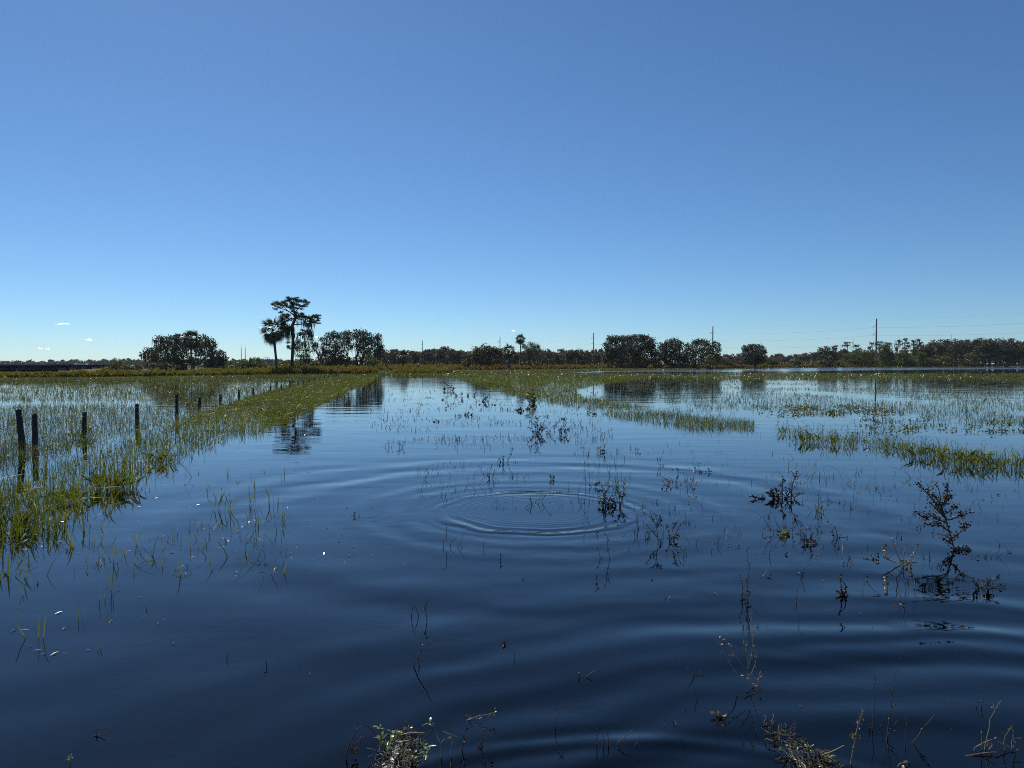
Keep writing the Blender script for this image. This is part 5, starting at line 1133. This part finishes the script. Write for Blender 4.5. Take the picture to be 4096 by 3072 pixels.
weed('dead_weed', 'tall two-stalked pale weed on a litter clump, lower right', (3000, 2745), [s_([(585, 700), (575, 620), (555, 540), (545, 450)]), s_([(580, 705), (605, 600), (608, 480), (600, 390)]), s_([(600, 730), (620, 690), (635, 625)]), s_([(560, 700), (480, 600), (425, 510)]), s_([(520, 745), (450, 640), (410, 540)]), s_([(640, 790), (645, 750), (655, 720)]), s_([(570, 760), (600, 790), (640, 820)]), s_([(560, 730), (590, 750), (640, 760)])], 672, r=.0022, side=3, sl=.08, leaf='pale', nleaf=60, ls=.016, mat='palestem')
weed('twig', 'leaning bare twig at the left of the pale two-stalked weed', (2775, 2702), [s_([(265, 742), (250, 715), (228, 688)]), s_([(265, 742), (285, 738)])], 673, r=.0022, side=1, leaf='pale', nleaf=2, ls=.012)
weed('twig', 'short forked twig below the leaning one, lower right of centre', (2790, 2800), [s_([(280, 885), (270, 850), (255, 812)]), s_([(205, 845), (208, 820)])], 674, r=.002, side=1)
weed('dead_leaf', 'pale curled dead leaf floating below the two-stalked weed', (2898, 2872), [s_([(405, 985), (420, 980), (470, 1000)])], 675, 'leaf', r=.002, side=0, leaf='pale', nleaf=7, ls=.035, subm=False)
weed('seed_stalk', 'dry stalk with clustered brown seed heads at the bottom right', (3405, 3058), [s_([(1190, 1270), (1200, 1180), (1220, 1080), (1240, 1000), (1262, 935)]), s_([(1222, 1105), (1190, 1100)])], 676, r=.0034, side=4, sl=.06, leaf='pale', nleaf=46, ls=.014, mat='palestem')
weed('twig', 'straight thin twig with hooked tip right of the seed-head stalk', (3490, 2915), [s_([(1318, 1060), (1320, 960), (1325, 830), (1338, 765), (1322, 752)]), s_([(1350, 1070), (1375, 1010), (1393, 965)]), s_([(1300, 1060), (1300, 1000)])], 677, r=.0022, side=2, leaf='dead', nleaf=5, ls=.012)
weed('twig', 'taller forked twig second right of the seed-head stalk', (3555, 2955), [s_([(1405, 1110), (1418, 1030), (1430, 900), (1440, 800), (1460, 725)]), s_([(1432, 880), (1415, 825)]), s_([(1420, 1060), (1465, 1010)]), s_([(1405, 1090), (1455, 1060)]), s_([(1430, 925), (1465, 908)])], 678, r=.0026, side=2)
weed('twig', 'hair-thin twig third right of the seed-head stalk', (3622, 2985), [s_([(1510, 1150), (1520, 1040), (1525, 920)]), s_([(1522, 1020), (1550, 1015)])], 679, r=.002, side=1, leaf='dead', nleaf=3, ls=.016)
weed('twig', 'knobby twig leaning right near the bottom right', (3650, 2974), [s_([(1552, 1145), (1600, 1080), (1640, 1030), (1680, 982)])], 680, r=.0028, side=5, sl=.08, leaf='dead', nleaf=8, ls=.012)
weed('dead_branch', 'brushwood of crossed bare branches in the bottom right corner', (3925, 2998), [s_([(1960, 1190), (1965, 1110), (1955, 1050)]), s_([(1980, 1190), (2000, 1080), (2025, 980), (2080, 895)]), s_([(1920, 1170), (1980, 1130), (2040, 1105)]), s_([(2000, 1190), (2030, 1150), (2000, 1120)]), s_([(2100, 1200), (2090, 1110), (2140, 1030)]), s_([(2140, 1190), (2140, 1110), (2200, 1110)]), s_([(2050, 1130), (2110, 1160), (2165, 1170)]), s_([(2140, 1035), (2165, 1150)])], 681, 'branch', r=.003, side=3, sl=.15, leaf='pale', nleaf=14, ls=.012, mat='palestem')
weed('stick', 'pale floating stick in front of the bottom right brushwood', (3900, 3022), [s_([(1805, 1228), (1930, 1208), (2060, 1200)])], 682, 'stick', r=.004, side=0, mat='palestem', subm=False)
weed('twig', 'small bare twig at the right edge above the brushwood', (3925, 2830), [s_([(1960, 925), (1970, 880), (1982, 858)]), s_([(1930, 930), (1945, 885), (1975, 880)])], 683, r=.002, side=1)
weed('floating_mat', 'floating grass rope with green shoot left of the dead sapling', (3600, 2268), [s_([(1380, 40), (1430, 80), (1500, 95), (1580, 100)]), s_([(1390, 45), (1395, 10), (1400, -15)]), s_([(1500, 90), (1500, 20), (1530, -40)]), s_([(1520, 90), (1560, 20), (1590, -40)]), s_([(1490, 85), (1450, 0), (1440, -60)]), s_([(1540, 95), (1545, 60)])], 684, 'floating mat', r=.005, side=8, sl=.2, leaf='pale', nleaf=50, ls=.03, mat='palestem')
weed('weed', 'string of small dark floating leaves below the dead sapling left', (3480, 2300), [s_([(1260, 50), (1300, 55), (1340, 60)]), s_([(1330, 160), (1350, 155)])], 685, r=.004, side=3, leaf='dead', nleaf=18, ls=.03, subm=False)

# heaped litter clumps at the bottom edge
def litter(name, label, px, py, rx, ry, hz, n, seed, sprigs, extra):
    rng = np.random.default_rng(seed); B = P(px, py); s = B[1] / FPX
    root = empty(name, B, label, 'litter clump')
    g = Geo(); nth, nr = 26, 7; V = []
    for q in range(nr):
        u = q / (nr - 1)
        for t in range(nth):
            a = t / nth * 6.2832; rr = u * (1 + .18 * math.sin(a * 3 + seed) + .12 * rng.normal())
            V.append((math.cos(a) * rr * rx * s, math.sin(a) * rr * ry * s, hz * (1 - u ** 1.5) * rng.uniform(.5, 1.1) - .02))
    g.add(V, [[q * nth + t, q * nth + (t + 1) % nth, (q + 1) * nth + (t + 1) % nth, (q + 1) * nth + t] for q in range(nr - 1) for t in range(nth)])
    g.obj('mound', M['mud'], root, True)
    st = Geo()
    for q in range(n):
        a = rng.uniform(0, 6.28); u = math.sqrt(rng.random()); c = np.array([math.cos(a) * u * rx * s, math.sin(a) * u * ry * s, hz * (1 - u ** 1.5) + rng.uniform(-.01, .02)])
        d = rand_unit(rng, 1)[0] * (1, 1, .45); L = rng.uniform(.02, .075)
        st.tube(wiggle(rng, c - d * L * .5, c + d * L * .5, 4, .12), rng.uniform(.0008, .0022), 4)
    st.obj('straw', M['deadstem'], root)['kind'] = 'stuff'
    for q in range(n // 5):
        a = rng.uniform(0, 6.28); u = math.sqrt(rng.random())
        put_leaf(rng, root, (math.cos(a) * u * rx * s, math.sin(a) * u * ry * s, hz * (1 - u ** 1.5) + .008), ('dead', 'lime', 'green')[q % 3], .020, .3)
    for (bx, by, tx, ty, nl, ls) in sprigs:
        b, t = at(bx, by, B[1] - .02) - B, at(tx, ty, B[1] - .02) - B
        g = Geo(); p = wiggle(rng, b, t, 5, .04); g.tube(p, .0014, 5); g.obj('sprig_stem', M['twig'], root, True)
        for q in range(nl): put_leaf(rng, root, p[4 - (q // 4) % 4], 'green', ls * 1.5, .45, q * 1.571 + (q // 4) * .78)
    for (pts, rad, mt) in extra:
        p = smooth(np.array([at(x, y, B[1] - .03) - B for x, y in pts])); g = Geo(); g.tube(p, np.linspace(rad, rad * .5, len(p)), 5); g.obj('stalk', M[mt], root, True)
    return root
s_ = lambda u, v: (1280 + u * .416, 2800 + v * .416)
S5 = lambda L: [s_(*q) for q in L]
litter('litter_clump', 'heap of wet dead stems with green sprigs at the bottom centre', 1590, 3050, 95, 260, .045, 230, 701,
       [(*s_(590, 420), *s_(575, 275), 4, .018), (*s_(1058, 300), *s_(1056, 230), 5, .020), (*s_(1022, 600), *s_(1018, 445), 11, .022), (*s_(600, 470), *s_(590, 385), 6, .022), (*s_(690, 420), *s_(700, 330), 4, .03), (*s_(640, 500), *s_(650, 440), 5, .02), (*s_(800, 590), *s_(790, 540), 5, .018), (*s_(880, 620), *s_(890, 560), 5, .018)],
       [(S5([(680, 400), (780, 335), (860, 318), (1005, 317)]), .0035, 'palestem'), (S5([(460, 250), (510, 300), (560, 350)]), .0025, 'twig'), (S5([(990, 380), (1040, 320), (1095, 265)]), .0028, 'twig'), (S5([(700, 410), (800, 400), (870, 385)]), .0026, 'palestem'), (S5([(450, 465), (500, 470), (560, 500)]), .002, 'palestem'), (S5([(760, 520), (820, 460), (870, 410)]), .002, 'palestem')])
weed('reed_stalk', 'broken reed folded over into an upside-down V right of the bottom heap', (1790, 3030), [S5([(1165, 560), (1165, 470), (1165, 385), (1210, 355), (1255, 325)]), S5([(1262, 490), (1268, 400), (1270, 335)]), S5([(1180, 305), (1250, 322), (1325, 348)])], 702, 'reed', r=.003, side=0, leaf='pale', nleaf=3, ls=.04, mat='palestem')
weed('dead_leaf', 'wilted dead shoot bending left of the bottom heap', (1385, 3040), [S5([(250, 580), (270, 460), (320, 360), (370, 280), (420, 258)]), S5([(280, 480), (350, 410), (440, 355)]), S5([(300, 490), (360, 535)])], 703, 'shoot', r=.003, side=3, leaf='dead', nleaf=16, ls=.018)
weed('vine', 'half-drowned pale runner stem reaching right above the bottom heap', (1850, 2880), [S5([(1160, 305), (1280, 235), (1420, 190), (1520, 150), (1600, 135), (1680, 122)])], 704, 'stem', r=.0022, side=2, sl=.08, leaf='pale', nleaf=10, ls=.018, mat='palestem', subm=False)
s_ = lambda u, v: (3000 + u * .4955, 2700 + v * .4955)
S5 = lambda L: [s_(*q) for q in L]
litter('litter_clump', 'long wet litter raft curving into the bottom right edge', 3195, 3040, 80, 330, .03, 200, 705, [(*s_(478, 660), *s_(475, 580), 4, .018), (*s_(650, 740), *s_(640, 665), 4, .022)],
       [(S5([(220, 470), (290, 490), (370, 485)]), .003, 'palestem'), (S5([(330, 590), (370, 660), (410, 740)]), .0035, 'palestem'), (S5([(330, 430), (350, 390), (370, 360)]), .002, 'twig'), (S5([(340, 430), (360, 400), (380, 390)]), .002, 'twig'), (S5([(330, 560), (350, 510), (360, 480)]), .0025, 'twig')])
litter('litter_clump', 'low litter scraps cut by the bottom edge right of the raft', 3300, 3068, 60, 120, .012, 110, 706, [(*s_(640, 720), *s_(632, 660), 4, .016)], [(S5([(580, 650), (660, 620), (760, 570)]), .004, 'palestem')])
weed('dead_leaf', 'bent pale leaf tip rising from the bottom edge at right', (3610, 3066), [S5([(1190, 745), (1215, 710), (1250, 712), (1275, 745)])], 707, 'leaf', r=.0028, side=0, leaf='pale', nleaf=3, ls=.03, mat='palestem')
weed('leaf', 'small round pale leaf floating above the litter raft', (3181, 2830), [S5([(360, 262), (366, 262)])], 708, 'leaf', r=.001, side=0, leaf='green', nleaf=2, ls=.022, subm=False)

# single green blades standing in the left water
LB = [(150, 2550, 60, 'tall two-bladed green shoot in the lower left water', 3, 120), (317, 2480, 16, 'squat green blade right of the two-bladed shoot', 2, 90), (405, 2400, 14, 'slim green blade in the left water above the squat one', 2, 100), (455, 2375, 16, 'kinked green blade right of the slim one', 3, 110), (90, 2380, 14, 'rounded blade near the left edge', 2, 70),
      (458, 2250, 20, 'pointed dark green shoot in the left water', 3, 90), (550, 2180, 20, 'curved shoot with bent tip in the left water', 3, 90), (1025, 2120, 20, 'forked green shoot alone in the open left water', 3, 80), (1125, 2125, 18, 'green shoot right of the forked one', 3, 80), (865, 2040, 40, 'spread of green shoots at the belt edge, left of the curl', 5, 100),
      (915, 2045, 30, 'upright green shoots right of the spread ones', 5, 110), (1010, 2020, 40, 'taller shoots with fallen blade right of the upright ones', 5, 110), (1078, 2010, 14, 'single straight shoot at the right end of the shoots', 2, 90), (585, 2420, 14, 'short thin blade with glints, left water', 2, 60), (390, 2600, 16, 'pair of tiny blades in the lower left water', 2, 40)]
for k, (x, y, w, lab, n, h) in enumerate(LB):
    tussock(lab, x, y, w, h, n, 800 + k, name='grass_shoot', nm=2)

# brighter clumps inside the left belt
tussock('bright yellow-green grass clump right of the third fence post', 455, 1955, 190, 95, 120, 520)
tussock('dark green grass clump at the left edge below the first posts', 60, 2120, 170, 90, 80, 521)
tussock('small bright grass clump at the water side of the left belt', 640, 1850, 120, 60, 60, 522)
tussock('olive grass clump between first posts and the bright clump', 260, 2010, 150, 70, 60, 523)

# floating scraps and thin stems nobody could count
rng = np.random.default_rng(900)
def stems_stuff(label, n, box, hmin, hmax, w, mat, seed, clump=.45, name='twigs', cat='twigs'):
    rng = np.random.default_rng(seed); x0, x1, y0, y1 = box
    p = np.array([P(x, y, -.05) for x, y in zip(rng.uniform(x0, x1, n), rng.uniform(y0, y1, n))])
    p = p[vnoise(p[:, 0] + seed, p[:, 1], .8) > clump]
    g = Geo(); blades(g, rng, p, rng.uniform(hmin, hmax, len(p)) + .05, wfar(np.full(len(p), w), p[:, 1], .00055) * rng.uniform(.6, 1.5, len(p)), .6, .35, 4)
    tag(g.obj(name, M[mat]), label, cat, kind='stuff')
stems_stuff('thin dead twigs poking through the path water at centre', 2800, (1480, 2450, 1565, 1780), .02, .14, .006, 'deadstem', 901, .48)
stems_stuff('thin dead stems scattered about the ripple rings', 700, (1650, 2500, 1760, 2060), .03, .14, .004, 'deadstem', 902, .45)
stems_stuff('thin dark weeds scattered in the right water', 900, (2500, 4096, 1700, 2260), .03, .10, .004, 'deadstem', 903, .5)
stems_stuff('few tiny twigs in the dark near water', 110, (900, 4096, 2200, 3000), .01, .06, .003, 'deadstem', 904, .5)
stems_stuff('thin green shoots in the water off the left belt', 420, (-100, 1150, 1900, 2330), .04, .18, .007, 'grass', 905, .45, 'grass', 'grass')
stems_stuff('thin grass shoots beside the right tussocks', 260, (3080, 4250, 1790, 1980), .04, .16, .006, 'sparse', 906, .45, 'grass', 'grass')
def flecks(label, n, box, size, seed, clump):
    rng = np.random.default_rng(seed); x0, x1, y0, y1 = box
    p = np.array([P(x, y, .004) for x, y in zip(rng.uniform(x0, x1, n), rng.uniform(y0, y1, n))])
    p = p[vnoise(p[:, 0] + seed, p[:, 1], .9) > clump]; n = len(p)
    a = rng.uniform(0, 6.28, n); L = (size * rng.uniform(.4, 1.6, n))[:, None]
    u = np.stack([np.cos(a), np.sin(a), rng.normal(size=n) * .16], -1) * L; v = np.stack([-np.sin(a), np.cos(a), rng.normal(size=n) * .16], -1) * L * rng.uniform(.08, .28, n)[:, None]
    g = Geo(); c = p.copy(); c[:, 2] += .004
    g.quads(np.stack([p - u, c + v, p + u, c - v], 1))
    tag(g.obj('floating_leaves', M['floatleaf']), label, 'leaves', kind='stuff')
flecks('glinting leaf scraps floating along the left grass belt', 700, (-100, 1500, 1560, 2250), .016, 911, .45)
flecks('leaf scraps floating in the lower left water', 26, (-50, 700, 2200, 2650), .020, 912, .35)
flecks('leaf scraps floating in the right water', 50, (2300, 4096, 1800, 2500), .012, 913, .45)
flecks('leaf scraps floating near the viewer', 14, (1200, 4096, 2500, 3050), .006, 914, .4)

# low floating litter patches in the shallow water
def litter_patch(label, n, per, box, rad, mat, seed, hz=.03, size=.05):
    rng = np.random.default_rng(seed); x0, x1, y0, y1 = box; g = Geo()
    for k in range(n):
        c = P(rng.uniform(x0, x1), rng.uniform(y0, y1), .005); r = rad * rng.uniform(.4, 1.5)
        C = c + rng.normal(size=(per, 3)) * (r, r * .6, hz * .5); C[:, 2] = abs(C[:, 2] - .005) + .005
        g.quads(leaf_quads(rng, C, size, 3.0))
        b = C[: per // 3].copy(); b[:, 2] = -.02
        blades(g, rng, b, rng.uniform(.05, .16, len(b)), wfar(np.full(len(b), .004), b[:, 1], .0004), .7, .3, 3)
    tag(g.obj('litter', M[mat]), label, 'litter', kind='stuff')
litter_patch('brown plant litter floating in the flooded path', 26, 9, (1640, 2400, 1552, 1700), .13, 'deadstem', 921, .05, .030)
litter_patch('brown scraps floating round the seed-pod stalks', 16, 6, (2250, 2900, 1780, 2020), .05, 'deadstem', 922, .02, .010)
litter_patch('olive weed patches in the right flooded field', 60, 21, (3060, 3560, 1622, 1662), .28, 'sparse', 923, .08, .028)
litter_patch('brownish weed patches near the right edge of the flooded field', 54, 21, (3450, 4250, 1660, 1735), .24, 'sparse', 924, .06, .022)
litter_patch('dark scraps floating in the right water', 44, 6, (2600, 4090, 1880, 2420), .03, 'deadstem', 925, .012, .008)

# ------------------------------------------------------------------ thin air between here and the far trees
g = Geo(); g.box((-1100, -45, -1.6), (1100, 1050, 30))
m, nt, out = mat_new('haze_air')
pv = nt.nodes.new('ShaderNodeVolumePrincipled'); pv.inputs['Color'].default_value = (.82, .90, 1.0, 1); pv.inputs['Density'].default_value = .00006; pv.inputs['Anisotropy'].default_value = .3
nt.links.new(pv.outputs[0], out.inputs['Volume'])
tag(g.obj('haze', m), 'faint bluish air over the flooded field', 'haze', kind='stuff')
